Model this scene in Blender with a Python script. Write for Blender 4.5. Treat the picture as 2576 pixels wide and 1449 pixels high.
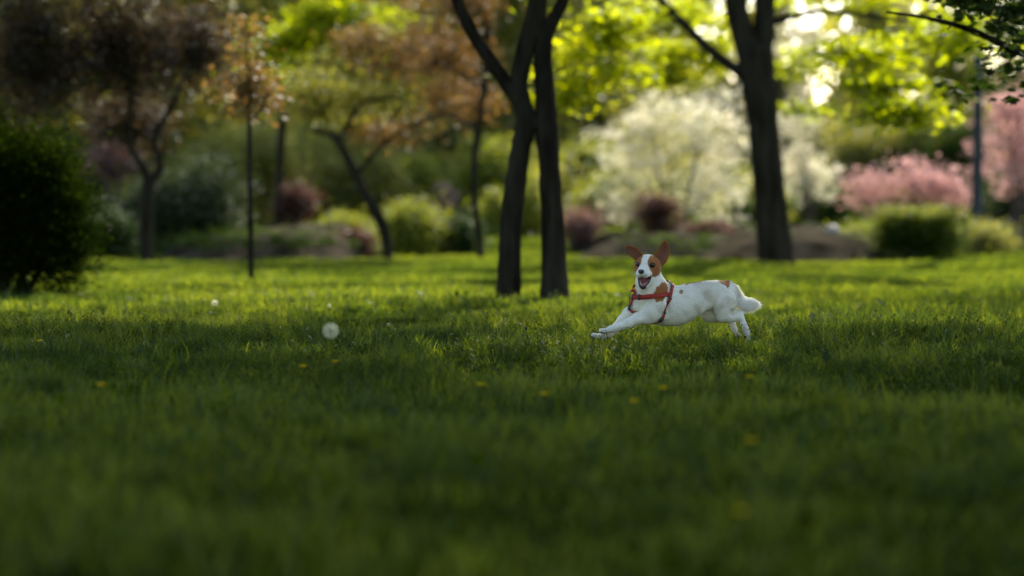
import bpy, math, random
import numpy as np
from mathutils import Vector
C = bpy.context.scene
for o in list(bpy.data.objects): bpy.data.objects.remove(o)
COL = C.collection
rng = np.random.default_rng(7)
R = math.radians
# ------------------------------------------------------------------ camera, sky, sun, exposure
CAM_H = 0.60; F = 85/36*1024; PITCH = math.atan(83/F)
cam = bpy.data.cameras.new('camera'); co = bpy.data.objects.new('camera', cam); COL.objects.link(co)
cam.lens = 85; cam.sensor_width = 36; cam.clip_end = 2000
cam.dof.use_dof = True; cam.dof.focus_distance = 9.93; cam.dof.aperture_fstop = 1.5
co.location = (0, 0, CAM_H); co.rotation_euler = (R(90)-PITCH, 0, 0)
C.camera = co
SUN_EL, SUN_AZ = 36, 16
w = bpy.data.worlds.new('World'); C.world = w; w.use_nodes = True
sky = w.node_tree.nodes.new('ShaderNodeTexSky'); sky.sky_type = 'NISHITA'; sky.sun_disc = False
sky.sun_elevation = R(SUN_EL); sky.sun_rotation = R(SUN_AZ); sky.dust_density = 1.4; sky.ozone_density = .7
bg = w.node_tree.nodes['Background']; w.node_tree.links.new(sky.outputs[0], bg.inputs[0]); bg.inputs[1].default_value = 0.15
sl = bpy.data.lights.new('sun', 'SUN'); so = bpy.data.objects.new('sun', sl); COL.objects.link(so)
sl.energy = 4.6; sl.angle = R(0.5); sl.color = (1, 0.93, 0.78)
sdir = Vector((math.sin(R(SUN_AZ))*math.cos(R(SUN_EL)), math.cos(R(SUN_AZ))*math.cos(R(SUN_EL)), math.sin(R(SUN_EL))))
so.rotation_euler = sdir.to_track_quat('Z', 'Y').to_euler()
C.view_settings.view_transform = 'Standard'; C.view_settings.look = 'None'
C.view_settings.gamma = 1; C.view_settings.exposure = 1.85

# ------------------------------------------------------------------ helpers
def at(px, py, Y):                       # 1024x576 pixel and depth -> world point
    dx = (px-512)/F; dz = -(py-288)/F; c, s = math.cos(PITCH), math.sin(PITCH)
    d = np.array((dx, c+dz*s, -s+dz*c)); d *= Y/d[1]
    return d + np.array((0, 0, CAM_H))
K = 1024/2576
def S(xd, yd, Y): return at(xd*K, yd*K, Y)
def tag(o, label=None, cat=None, group=None, kind=None):
    if label: o['label'] = label
    if cat: o['category'] = cat
    if group: o['group'] = group
    if kind: o['kind'] = kind
    return o
def empty(name, loc, label, cat, group=None):
    o = bpy.data.objects.new(name, None); COL.objects.link(o); o.location = loc; o.empty_display_size = .1
    return tag(o, label, cat, group)
def mesh_obj(name, V, faces, m, parent=None, attrs=None, smooth=False, col=None):
    """faces: list of (n,k) int arrays"""
    V = np.asarray(V, np.float32)
    if isinstance(faces, np.ndarray): faces = [faces]
    me = bpy.data.meshes.new(name)
    loops = np.concatenate([f.ravel() for f in faces]).astype(np.int32)
    tot = np.concatenate([np.full(len(f), f.shape[1]) for f in faces]).astype(np.int32)
    st = np.concatenate(([0], np.cumsum(tot)[:-1])).astype(np.int32)
    me.vertices.add(len(V)); me.vertices.foreach_set('co', V.ravel())
    me.loops.add(len(loops)); me.loops.foreach_set('vertex_index', loops)
    me.polygons.add(len(tot)); me.polygons.foreach_set('loop_start', st); me.polygons.foreach_set('loop_total', tot)
    if smooth: me.polygons.foreach_set('use_smooth', np.ones(len(tot), bool))
    for k, v in (attrs or {}).items():
        a = me.attributes.new(k, 'FLOAT', 'POINT'); a.data.foreach_set('value', np.asarray(v, np.float32))
    if col is not None:
        a = me.attributes.new('Col', 'FLOAT_COLOR', 'POINT')
        a.data.foreach_set('color', np.hstack([col, np.ones((len(col), 1))]).astype(np.float32).ravel())
    me.update(calc_edges=True)
    o = bpy.data.objects.new(name, me); COL.objects.link(o)
    if m: me.materials.append(m)
    if parent: o.parent = parent
    return o
_perm = rng.random((64, 64))
def vn(x, y):                            # value noise, period 64
    x = np.asarray(x, float); y = np.asarray(y, float)
    xi = np.floor(x).astype(int); yi = np.floor(y).astype(int); fx = x-xi; fy = y-yi
    fx = fx*fx*(3-2*fx); fy = fy*fy*(3-2*fy)
    g = lambda a, b: _perm[a % 64, b % 64]
    return (g(xi, yi)*(1-fx)+g(xi+1, yi)*fx)*(1-fy)+(g(xi, yi+1)*(1-fx)+g(xi+1, yi+1)*fx)*fy
def sst(a, b, x):
    t = np.clip((x-a)/(b-a), 0, 1); return t*t*(3-2*t)
def G(x, y):                             # terrain height
    x = np.asarray(x, float); y = np.asarray(y, float)
    near = np.clip(y/6, .25, 1)
    z = near*(.05*(vn(x*.55+3, y*.55+7)-.5) + .03*(vn(x*1.7, y*1.7)-.5))
    z = z + .30*sst(27.5, 33, y) + 1.5*sst(33, 62, y) + 3*sst(62, 140, y)
    z = z + .13*np.exp(-((x-6.3)**2/3+(y-24)**2/5)) 
    z = z + .10*np.exp(-((x-1.2)**2/1.6+(y-22.8)**2/.8))
    return z

# ------------------------------------------------------------------ materials
def nt(name):
    m = bpy.data.materials.new(name); m.use_nodes = True; t = m.node_tree
    for n in list(t.nodes): t.nodes.remove(n)
    return m, t, t.nodes.new('ShaderNodeOutputMaterial')
def ramp(t, src, stops):
    r = t.nodes.new('ShaderNodeValToRGB'); e = r.color_ramp.elements
    while len(e) < len(stops): e.new(.5)
    for k, (p, c) in enumerate(stops): e[k].position = p; e[k].color = (*c, 1)
    t.links.new(src, r.inputs[0]); return r.outputs[0]
def leafmat(name, stops, trans=.5, gloss=.06, tboost=(1.25, 1.15, .6), nscale=.6, var=.6):
    m, t, out = nt(name)
    a = t.nodes.new('ShaderNodeAttribute'); a.attribute_name = 'rnd'
    tc = t.nodes.new('ShaderNodeTexCoord'); nz = t.nodes.new('ShaderNodeTexNoise'); nz.inputs['Scale'].default_value = nscale
    t.links.new(tc.outputs['Object'], nz.inputs['Vector'])
    mx = t.nodes.new('ShaderNodeMath'); mx.operation = 'MULTIPLY_ADD'; mx.inputs[1].default_value = var
    m2 = t.nodes.new('ShaderNodeMath'); m2.operation = 'MULTIPLY_ADD'; m2.inputs[1].default_value = 1.3; m2.inputs[2].default_value = -.45
    t.links.new(nz.outputs[0], m2.inputs[0]); t.links.new(a.outputs['Fac'], mx.inputs[0]); t.links.new(m2.outputs[0], mx.inputs[2])
    c = ramp(t, mx.outputs[0], stops)
    d = t.nodes.new('ShaderNodeBsdfDiffuse'); tr = t.nodes.new('ShaderNodeBsdfTranslucent'); g = t.nodes.new('ShaderNodeBsdfGlossy')
    g.inputs['Roughness'].default_value = .5
    tb = t.nodes.new('ShaderNodeMix'); tb.data_type = 'RGBA'; tb.blend_type = 'MULTIPLY'; tb.inputs[0].default_value = 1
    t.links.new(c, tb.inputs[6]); tb.inputs[7].default_value = (*tboost, 1)
    t.links.new(c, d.inputs[0]); t.links.new(tb.outputs[2], tr.inputs[0])
    m1 = t.nodes.new('ShaderNodeMixShader'); m1.inputs[0].default_value = trans
    t.links.new(d.outputs[0], m1.inputs[1]); t.links.new(tr.outputs[0], m1.inputs[2])
    m3 = t.nodes.new('ShaderNodeMixShader'); m3.inputs[0].default_value = gloss
    t.links.new(m1.outputs[0], m3.inputs[1]); t.links.new(g.outputs[0], m3.inputs[2])
    t.links.new(m3.outputs[0], out.inputs[0]); return m
def solid(name, c1, c2=None, scale=8, rough=.8, bump=0, spec=.3, metal=0, stretch=(1, 1, 1), coat=0):
    m, t, out = nt(name); p = t.nodes.new('ShaderNodeBsdfPrincipled')
    p.inputs['Roughness'].default_value = rough; p.inputs['Specular IOR Level'].default_value = spec; p.inputs['Metallic'].default_value = metal
    p.inputs['Coat Weight'].default_value = coat
    tc = t.nodes.new('ShaderNodeTexCoord'); mp = t.nodes.new('ShaderNodeMapping'); mp.inputs['Scale'].default_value = stretch
    nz = t.nodes.new('ShaderNodeTexNoise'); nz.inputs['Scale'].default_value = scale; nz.inputs['Detail'].default_value = 6
    t.links.new(tc.outputs['Object'], mp.inputs[0]); t.links.new(mp.outputs[0], nz.inputs['Vector'])
    t.links.new(ramp(t, nz.outputs[0], [(.3, c1), (.7, c2 or c1)]), p.inputs['Base Color'])
    if bump:
        b = t.nodes.new('ShaderNodeBump'); b.inputs['Strength'].default_value = bump; b.inputs['Distance'].default_value = .02
        t.links.new(nz.outputs[0], b.inputs['Height']); t.links.new(b.outputs[0], p.inputs['Normal'])
    if spec == 0:
        if bump: p.inputs['Base Color'].links[0]
        d = t.nodes.new('ShaderNodeBsdfDiffuse'); t.links.new(p.inputs['Base Color'].links[0].from_socket, d.inputs[0])
        if bump: t.links.new(b.outputs[0], d.inputs['Normal'])
        p = d
    t.links.new(p.outputs[0], out.inputs[0]); return m
M = {}
M['grass'] = leafmat('grass blades', [(0, (.0025, .010, .0016)), (.45, (.010, .036, .0030)), (1, (.034, .078, .007))], .5, .02, (6.2, 3.0, 1.2), .8, .95)
M['weed'] = leafmat('weed leaves', [(0, (.006, .018, .002)), (1, (.024, .052, .004))], .5, .01, (2.6, 2, .5))
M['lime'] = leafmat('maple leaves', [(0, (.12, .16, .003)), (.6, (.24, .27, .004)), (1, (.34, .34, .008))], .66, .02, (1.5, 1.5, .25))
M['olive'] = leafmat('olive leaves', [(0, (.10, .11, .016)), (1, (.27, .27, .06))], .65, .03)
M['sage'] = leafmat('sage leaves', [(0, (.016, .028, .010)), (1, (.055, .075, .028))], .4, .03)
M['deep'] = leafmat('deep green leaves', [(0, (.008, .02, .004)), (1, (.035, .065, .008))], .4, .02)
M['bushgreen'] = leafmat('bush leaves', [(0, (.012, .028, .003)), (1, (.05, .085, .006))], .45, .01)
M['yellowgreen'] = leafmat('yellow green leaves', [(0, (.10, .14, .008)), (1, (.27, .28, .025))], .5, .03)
M['purple'] = leafmat('purple brown leaves', [(0, (.022, .016, .009)), (.6, (.055, .038, .02)), (1, (.10, .075, .035))], .45, .03, (1.15, 1, .7))
M['rust'] = leafmat('rust leaves', [(0, (.085, .05, .02)), (.5, (.15, .095, .035)), (1, (.18, .16, .05))], .5, .03, (1.25, 1, .6))
M['redbrown'] = leafmat('red brown leaves', [(0, (.04, .020, .013)), (1, (.11, .055, .032))], .4, .03, (1.3, .9, .7))
M['shaded_bush'] = leafmat('shade-darkened bush leaves', [(0, (.003, .008, .0015)), (1, (.020, .033, .002))], .4, .0)  # shade over the left bush is put into its leaf colour
M['mauve'] = leafmat('mauve leaves', [(0, (.09, .04, .04)), (1, (.20, .11, .11))], .4, .03)
M['white'] = leafmat('white blossom', [(0, (.25, .27, .12)), (.3, (.55, .54, .40)), (.7, (.78, .74, .62)), (1, (.82, .76, .66))], .4, .0, (1.1, 1.05, .9))
M['pink'] = leafmat('pink blossom', [(0, (.24, .14, .11)), (.5, (.52, .32, .29)), (1, (.80, .62, .57))], .4, .0, (1.1, .95, .95))
M['bark'] = solid('bark', (.008, .007, .005), (.036, .030, .021), 14, .95, 1.0, 0, 0, (1, 1, .22))
M['twig'] = solid('twig', (.03, .022, .016), (.06, .045, .03), 10, .9)
M['soil'] = solid('soil', (.014, .012, .008), (.05, .042, .031), 3, .95, 0, 0)
M['metal'] = solid('pole paint', (.022, .026, .028), (.035, .04, .042), 4, .8, 0, .1, 0)
M['stone'] = solid('pale stone', (.26, .22, .19), (.34, .29, .25), 5, .7)
M['paleconc'] = solid('pale plaster', (.45, .44, .45), (.55, .53, .53), 3, .8)
M['yellow'] = leafmat('dandelion petals', [(0, (.50, .38, .008)), (1, (.66, .54, .015))], .3, .0, (1.1, 1, .5))
M['seed'] = leafmat('seed fluff', [(0, (.72, .70, .50)), (1, (.86, .84, .64))], .5, .0, (1, 1, .95))
M['stem'] = leafmat('stems', [(0, (.05, .08, .01)), (1, (.09, .10, .02))], .3, .0)
def groundmat():
    m, t, out = nt('lawn earth'); p = t.nodes.new('ShaderNodeBsdfDiffuse')
    tc = t.nodes.new('ShaderNodeTexCoord'); n1 = t.nodes.new('ShaderNodeTexNoise'); n1.inputs['Scale'].default_value = 1.2; n1.inputs['Detail'].default_value = 8
    n2 = t.nodes.new('ShaderNodeTexNoise'); n2.inputs['Scale'].default_value = 25; n2.inputs['Detail'].default_value = 4
    for n in (n1, n2): t.links.new(tc.outputs['Object'], n.inputs['Vector'])
    ad = t.nodes.new('ShaderNodeMath'); ad.operation = 'MULTIPLY_ADD'; ad.inputs[1].default_value = .5
    hf = t.nodes.new('ShaderNodeMath'); hf.operation = 'MULTIPLY'; hf.inputs[1].default_value = .5
    t.links.new(n2.outputs[0], hf.inputs[0]); t.links.new(n1.outputs[0], ad.inputs[0]); t.links.new(hf.outputs[0], ad.inputs[2])
    t.links.new(ramp(t, ad.outputs[0], [(.3, (.010, .017, .002)), (.5, (.022, .034, .003)), (.7, (.045, .055, .006))]), p.inputs[0])
    t.links.new(p.outputs[0], out.inputs[0]); return m
M['ground'] = groundmat()

# ------------------------------------------------------------------ ground
def grid_mesh(name, xs, ys, zf, m):
    X, Y = np.meshgrid(xs, ys); V = np.stack([X, Y, zf(X, Y)], -1).reshape(-1, 3)
    n, k = len(xs), len(ys); i = np.arange((n-1)*(k-1)); a = (i//(n-1))*n+i % (n-1)
    return mesh_obj(name, V, np.stack([a, a+1, a+1+n, a+n], 1), m, smooth=True)
xs = np.concatenate([np.linspace(-400, -40, 10), np.linspace(-36, -13, 20), np.linspace(-12, 12, 160), np.linspace(13, 36, 20), np.linspace(40, 400, 10)])
ys = np.concatenate([np.linspace(-60, -3, 12), np.linspace(-2, 36, 240), np.linspace(37, 140, 60), np.linspace(150, 800, 12)])
tag(grid_mesh('lawn', xs, ys, G, M['ground']), kind='structure')

def mound(name, x0, x1, y0, y1, hgt, m, jag=.9):
    nx, ny = 90, 34; u = np.linspace(-1, 1, nx); v = np.linspace(-1, 1, ny); U, W = np.meshgrid(u, v)
    X = (x0+x1)/2+U*(x1-x0)/2; Y = (y0+y1)/2+W*(y1-y0)/2
    rr = 1-np.clip(np.abs(U)**2.2+np.abs(W)**2.2+jag*(vn(X*1.3, Y*1.3)-.5), 0, 1)
    Z = G(X, Y)-.03+hgt*sst(0, .75, rr)+.03*sst(0, .3, rr)+.07*(vn(X*2.4, Y*2.4)-.5)*sst(0, .3, rr)+.05*(vn(X*6, Y*6)-.5)*sst(0, .3, rr)
    V = np.stack([X, Y, Z], -1).reshape(-1, 3); i = np.arange((nx-1)*(ny-1)); a = (i//(nx-1))*nx+i % (nx-1)
    return tag(mesh_obj(name, V, np.stack([a, a+1, a+1+nx, a+nx], 1), m, smooth=True), kind='structure')
MOUNDS = [(-3.9, -1.6, 25.4, 30.5, .25), (.6, 4.9, 25.6, 31.5, .25)]
for q in MOUNDS: mound('soil_bank', *q, M['soil'])

# ------------------------------------------------------------------ grass
def blades(n, x, y, hgt, wid, lean, z0=None):
    az = rng.random(n)*6.283; fa = rng.random(n)*6.283
    z = G(x, y) if z0 is None else z0
    h = hgt; L = lean*h
    dx, dy = np.cos(az)*L, np.sin(az)*L; wx, wy = np.cos(fa)*wid/2, np.sin(fa)*wid/2
    P0 = np.stack([x, y, z-.01], 1); W = np.stack([wx, wy, np.zeros(n)], 1)
    P1 = P0+np.stack([dx*.35, dy*.35, h*.55], 1); P2 = P0+np.stack([dx, dy, h*(1-.25*lean)], 1)
    V = np.stack([P0-W, P0+W, P1+W*.85, P1-W*.85, P2], 1).reshape(-1, 3)
    i = np.arange(n)[:, None]*5
    return V, i+np.array([[0, 1, 2, 3]]), i+np.array([[3, 2, 4]])
def in_mound(x, y):
    r = np.zeros(len(x), bool)
    for x0, x1, y0, y1, h in MOUNDS:
        r |= (np.abs((x-(x0+x1)/2)/((x1-x0)/2))**2.2+np.abs((y-(y0+y1)/2)/((y1-y0)/2))**2.2) < .9
    return r
def grass():
    VV, Q, T, RN = [], [], [], []; off = 0
    for y0, y1, dens, wd, hh in ((2.2, 5, 1900, .0045, .060), (5, 8, 2200, .004, .062), (8, 12.5, 2900, .0052, .060), (12.5, 17, 1700, .006, .046), (17, 32, 1100, .010, .032)):
        xm = y1*.232+1.3; n = int(dens*2*xm*(y1-y0))
        x = rng.uniform(-xm, xm, n); y = rng.uniform(y0, y1, n)
        k = (np.abs(x) < y*.232+1.3) & (~in_mound(x, y) | (vn(x*2.2+5, y*1.5) > .60))
        cl = vn(x*2.3+11, y*2.3); c2 = vn(x*7, y*7+5); c3 = vn(x*.6, y*.6+30)
        k &= rng.random(n) < (.45+.9*cl)
        x, y, cl, c2, c3 = x[k], y[k], cl[k], c2[k], c3[k]; n = len(x)
        h = hh*(.22+.95*cl**1.5+1.1*c2**2.5+.25*c3)*rng.uniform(.55, 1.25, n)
        tall = rng.random(n) < .02; h[tall] *= 1.7
        V, q, t = blades(n, x, y, h, wd*rng.uniform(.6, 1.3, n), rng.uniform(.15, .95, n))
        VV.append(V); Q.append(q+off); T.append(t+off); off += len(V)
        RN.append(np.repeat(np.clip(rng.random(n)*.8+.25*cl, 0, 1), 5))
    o = mesh_obj('grass', np.concatenate(VV), [np.concatenate(Q), np.concatenate(T)], M['grass'], attrs={'rnd': np.concatenate(RN)})
    return tag(o, 'short green park grass covering the lawn', 'grass', kind='stuff')
grass()
def tufts(spec):
    VV, Q, T, RN = [], [], [], []; off = 0
    for (cx, cy, r, n, h0) in spec:
        a = rng.random(n)*6.283; rr = r*np.sqrt(rng.random(n)); x = cx+rr*np.cos(a); y = cy+rr*np.sin(a)
        h = h0*rng.uniform(.5, 1.1, n)*(1.15-.5*rr/r)
        V, q, t = blades(n, x, y, h, .0038*rng.uniform(.7, 1.4, n), rng.uniform(.1, .8, n))
        VV.append(V); Q.append(q+off); T.append(t+off); off += len(V); RN.append(np.repeat(rng.random(n)*.7, 5))
    return np.concatenate(VV), [np.concatenate(Q), np.concatenate(T)], np.concatenate(RN)
spec = []
for (xd, yd, r, n, h) in ((900, 840, .10, 500, .12), (1090, 850, .13, 700, .13), (510, 840, .13, 600, .12), (640, 850, .12, 500, .10), (300, 850, .12, 500, .11), (2150, 860, .18, 1200, .14),
                          (1980, 850, .13, 600, .13), (1420, 860, .14, 600, .11), (1270, 870, .1, 400, .11), (1700, 880, .12, 500, .09), (1850, 870, .11, 500, .10),
                          (500, 900, .16, 800, .15), (1000, 950, .2, 900, .14), (1950, 900, .2, 800, .12), (2400, 850, .2, 800, .13), (150, 820, .2, 700, .12), (1640, 640, 0, 0, 0)):
    if n:
        Y = F*(CAM_H)/(yd*K-205); Y = min(Y, 10.6); p = S(xd, yd, Y); spec.append((p[0], Y, r, n, h))
for (xd, w_) in ((1279, 60), (1394, 74)):
    p = S(xd, 750, 14.8); spec.append((p[0], 14.9, .16, 220, .06)); spec.append((p[0]+.1, 14.6, .2, 120, .05))
for k in range(90):
    y = rng.uniform(8.6, 11.2); x = rng.uniform(-1, 1)*(y*.22+.6); spec.append((x, y, rng.uniform(.05, .13), int(rng.uniform(90, 220)), rng.uniform(.09, .15)))
for k in range(150):
    y = rng.uniform(4, 15); x = rng.uniform(-1, 1)*(y*.22+.8); spec.append((x, y, rng.uniform(.05, .15), 160, rng.uniform(.07, .13)))
V, fc, rn = tufts(spec)
tag(mesh_obj('grass_tufts', V, fc, M['grass'], attrs={'rnd': rn}), 'taller tufts of green grass sticking out of the lawn', 'grass', kind='stuff')
def weeds():
    VV, Q, RN = [], [], []; off = 0                     # feathery stems: stalk with tiny leaflets
    n = 3000; y = np.where(rng.random(n) < .7, rng.uniform(7.8, 11.5, n), rng.uniform(4, 15, n)); x = rng.uniform(-1, 1, n)*(y*.22+.9)
    k = vn(x*1.6+20, y*1.6+9) > .46; x, y = x[k], y[k]; n = len(x)
    for i in range(n):
        m = 26; h = rng.uniform(.05, .115); t = np.linspace(.15, 1, m); a0 = rng.random()*6.283; ln = rng.uniform(.1, .5)*h
        c = np.stack([x[i]+np.cos(a0)*ln*t**2, y[i]+np.sin(a0)*ln*t**2, G(x[i], y[i])+h*t], 1)
        a = np.arange(m)*2.4; d = np.stack([np.cos(a), np.sin(a), np.full(m, .55)], 1); L = (.012+.014*np.sin(t*3.0))[:, None]
        s = np.stack([-np.sin(a), np.cos(a), np.zeros(m)], 1)*.0022
        P = np.stack([c, c+d*L*.5+s, c+d*L, c+d*L*.5-s], 1).reshape(-1, 3)
        VV.append(P); Q.append(np.arange(m)[:, None]*4+np.arange(4)+off); off += m*4; RN.append(np.full(m*4, rng.random()))
    return np.concatenate(VV), np.concatenate(Q), np.concatenate(RN)
V, q, rn = weeds()
tag(mesh_obj('ground_cover', V, q, M['weed'], attrs={'rnd': rn}), 'feathery low weeds scattered among the grass', 'ground cover', kind='stuff')
def broad():
    n = 9000; y = rng.uniform(2.6, 16, n); x = rng.uniform(-1, 1, n)*(y*.22+.9); k = vn(x*2.1+40, y*2.1+3) > .55; x, y = x[k], y[k]; n = len(x)
    a = rng.random(n)*6.283; L = (rng.uniform(.012, .03, n)*np.where(rng.random(n) < .12, 2.2, 1))[:, None]; e = rng.uniform(-.1, .8, n)
    d = np.stack([np.cos(a), np.sin(a), e], 1); s = np.stack([-np.sin(a), np.cos(a), np.zeros(n)], 1)
    c = np.stack([x, y, G(x, y)+rng.uniform(.005, .045, n)], 1)
    P = np.stack([c, c+d*L*.5+s*L*.3, c+d*L, c+d*L*.5-s*L*.3], 1).reshape(-1, 3)
    return P, np.arange(n)[:, None]*4+np.arange(4), np.repeat(rng.random(n), 4)
V, q, rn = broad()
tag(mesh_obj('clover', V, q, M['weed'], attrs={'rnd': rn}), 'small broad clover leaves low in the lawn', 'ground cover', kind='stuff')

# ------------------------------------------------------------------ plants and trees
def tube(chains, sides=12, rough=.06):
    VV, Q = [], []; off = 0
    for ch in chains:
        P = np.array([c[:3] for c in ch], float); r = np.array([c[3] for c in ch], float)
        t = np.linspace(0, len(P)-1, (len(P)-1)*6+1); k = np.minimum(t.astype(int), len(P)-2); f = (t-k)[:, None]
        Pm = np.vstack([2*P[0]-P[1], P, 2*P[-1]-P[-2]]); p0, p1, p2, p3 = Pm[k], Pm[k+1], Pm[k+2], Pm[k+3]
        pts = .5*((2*p1)+(-p0+p2)*f+(2*p0-5*p1+4*p2-p3)*f**2+(-p0+3*p1-3*p2+p3)*f**3)
        rr = np.interp(t, np.arange(len(r)), r)
        tan = np.gradient(pts, axis=0); tan /= np.linalg.norm(tan, axis=1)[:, None]+1e-9
        ref = np.array([0, 1, 0.]) if abs(tan[:, 1]).mean() < .8 else np.array([1., 0, 0])
        a = np.cross(tan, ref); a /= np.linalg.norm(a, axis=1)[:, None]+1e-9; b = np.cross(tan, a)
        th = np.arange(sides)/sides*2*math.pi
        nz = 1+rough*(vn(np.arange(len(t))[:, None]*.7+off, th[None]*2.2)-.5)*2+rough*.7*np.sin(th*5+off)[None]
        ring = pts[:, None]+(a[:, None]*np.cos(th)[None, :, None]+b[:, None]*np.sin(th)[None, :, None])*(rr[:, None]*nz)[..., None]
        m = len(t); V = ring.reshape(-1, 3); i = np.arange((m-1)*sides); r0 = i//sides; c0 = i % sides; c1 = (c0+1) % sides
        Q.append(np.stack([r0*sides+c0, r0*sides+c1, (r0+1)*sides+c1, (r0+1)*sides+c0], 1)+off)
        VV.append(V); off += len(V)
        VV.append(pts[-1:]+tan[-1:]*rr[-1]*.5); l = off-sides; cs = np.arange(sides)
        Q.append(np.stack([l+cs, l+(cs+1) % sides, np.full(sides, off), np.full(sides, off)], 1)); off += 1
    Q = np.concatenate(Q); tri = Q[Q[:, 2] == Q[:, 3]][:, :3]; return np.concatenate(VV), [Q[Q[:, 2] != Q[:, 3]], tri]
THIN = .42                                # share of leaves left in gaps cut sunward to light dog and seed head
STAR = np.array([(0, 0), (.30, .05), (.52, .30), (.30, .42), (.36, .75), (.12, .66), (0, 1.0), (-.12, .66), (-.36, .75), (-.30, .42), (-.52, .30), (-.30, .05)])
RH = np.array([(0, 0), (.30, .42), (0, 1.0), (-.30, .42)])
def leaves(blobs, size, per=40, cr=.28, flat=.6, shape=RH, up=.3):
    """blobs: (cx,cy,cz,rx,ry,rz,nclumps). Clumps of leaves spread in each ellipsoid."""
    PP = []; RN = []
    for (cx, cy, cz, rx, ry, rz, nc) in blobs:
        nc = max(1, int(nc)); d = rng.normal(size=(nc, 3)); d /= np.linalg.norm(d, axis=1)[:, None]
        r = rng.random(nc)**.55*rng.normal(1, .14, nc)
        c = d*r[:, None]*np.array([rx, ry, rz])+np.array([cx, cy, cz])
        R_ = cr*rng.uniform(.45, 1.6, nc); k = np.repeat(np.arange(nc), per)
        p = c[k]+rng.normal(size=(len(k), 3))*R_[k][:, None]*np.array([.6, .6, .6*flat])
        PP.append(p); RN.append(np.clip(rng.random(nc)[k]*.55+rng.random(len(k))*.5, 0, 1))
    c = np.concatenate(PP); rn = np.concatenate(RN)
    q0 = c-np.array((.45, 10, .50)); sd = np.array(sdir); dl = np.linalg.norm(q0-(q0@sd)[:, None]*sd, axis=1); q1 = c-np.array((-1.14, 7.6, .2)); kp = ((dl > .80) & (np.linalg.norm(q1-(q1@sd)[:, None]*sd, axis=1) > .16)) | (rng.random(len(c)) < THIN); c, rn = c[kp], rn[kp]; n = len(c)
    a = rng.random(n)*6.283; el = rng.uniform(-.9, .5, n)
    d = np.stack([np.cos(a)*np.cos(el), np.sin(a)*np.cos(el), np.sin(el)], 1)
    t = rng.normal(size=(n, 3)); t[:, 2] *= up+.5; s = np.cross(d, np.array([0, 0, 1.])+rng.normal(size=(n, 3))*(1-up)*.8); s /= np.linalg.norm(s, axis=1)[:, None]+1e-9
    L = (size*rng.uniform(.6, 1.25, n))[:, None]
    V = np.stack([c+d*L*q[1]+s*L*q[0] for q in shape], 1).reshape(-1, 3)
    return V, np.arange(n)[:, None]*len(shape)+np.arange(len(shape)), np.repeat(rn, len(shape))
def crown(name, parent, blobs, m, base, size=.07, per=40, cr=.28, flat=.6, shape=RH, up=.3):
    V, q, rn = leaves(blobs, size, per, cr, flat, shape, up)
    return mesh_obj(name, V-np.array(base), q, M[m], parent, attrs={'rnd': rn})
def limb(name, parent, chains, base, m='bark', sides=12, rough=.06):
    V, q = tube(chains, sides, rough); return mesh_obj(name, V-np.array(base), q, M[m], parent, smooth=True)
def dch(Y, *pts):                         # chain from display-pixel points with width in display pixels
    out = []
    for p in pts:
        y = Y+(p[3] if len(p) > 3 else 0); c = S(p[0], p[1], y); out.append((c[0], c[1], c[2], p[2]*K/2/F*y))
    return out
def blob(x0, x1, y0, y1, Y, nc, dy=None):
    a = S(x0, y0, Y); b = S(x1, y1, Y); rx = (b[0]-a[0])/2
    return ((a[0]+b[0])/2, Y, (a[2]+b[2])/2, rx, dy or rx*.8, (a[2]-b[2])/2, nc)
def base_at(xd, Y): p = S(xd, 500, Y); return (p[0], Y, float(G(p[0], Y)))

def canopy_limbs(start, targets, r0=.05):
    ch = []
    for (tx, ty, tz) in targets:
        s = np.array(start, float); e = np.array((tx, ty, tz)); mid = (s+e)/2+np.array([0, 0, .25*np.linalg.norm(e-s)*.5])
        ch.append([(*s, r0), (*mid, r0*.65), (*e, r0*.2)])
    return ch

# twin trunk tree in the middle
b = base_at(1338, 14.9)
t = empty('maple_tree', b, 'dark twin trunk tree joined in a fork, left of the running dog', 'tree')
z0 = b[2]-.05
lt = dch(14.9, (1278, 780, 70), (1279, 740, 62), (1282, 640, 58), (1288, 540, 56), (1300, 440, 52), (1310, 370, 50), (1322, 310, 54), (1312, 250, 46), (1305, 205, 44), (1325, 110, 46), (1345, 40, 48), (1362, -60, 44), (1375, -190, 40, .3))
rt = dch(14.9, (1396, 785, 88), (1394, 745, 74), (1393, 640, 60), (1386, 500, 55), (1380, 400, 54), (1374, 330, 60), (1372, 270, 53), (1368, 190, 50), (1366, 110, 44), (1385, 60, 36), (1412, 10, 30), (1435, -60, 28), (1500, -200, 26, .4))
ll = dch(14.9, (1350, 320, 40), (1318, 275, 40), (1285, 225, 38), (1240, 160, 34), (1195, 95, 32), (1160, 25, 30), (1130, -50, 28), (1040, -180, 26, -.6))
md = dch(14.9, (1366, 120, 36), (1352, 60, 40), (1356, 0, 40), (1358, -80, 36), (1330, -260, 30, -.4))
limb('trunk', t, [lt, rt], b, rough=.07)
limb('branch', t, [ll], b); limb('branch', t, [md], b)
bl = [(.2, 13.6, 4.4, 3.3, 3.4, 1.1, 290), (-2.2, 12.6, 3.9, 2.3, 2.4, .9, 150), (2.3, 13.3, 4.2, 2.4, 2.6, 1.0, 185), (0, 16.4, 4.8, 4.2, 2.4, 1.0, 110)]
hi = [(3.0, 17.0, 9.0, 4.2, 3.0, 1.3, 380), (-1.2, 17.5, 8.6, 3.2, 2.8, 1.2, 260)]  # high crown added out of view to shade the foreground
limb('branch', t, canopy_limbs((0, 15.5, 3.0), [(0, 12, 4.4), (-2, 12.5, 4), (2.4, 13.5, 4.3), (.5, 15.5, 5), (2.6, 16.8, 8.6), (-.8, 17, 8.2)], .07), b)
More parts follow.
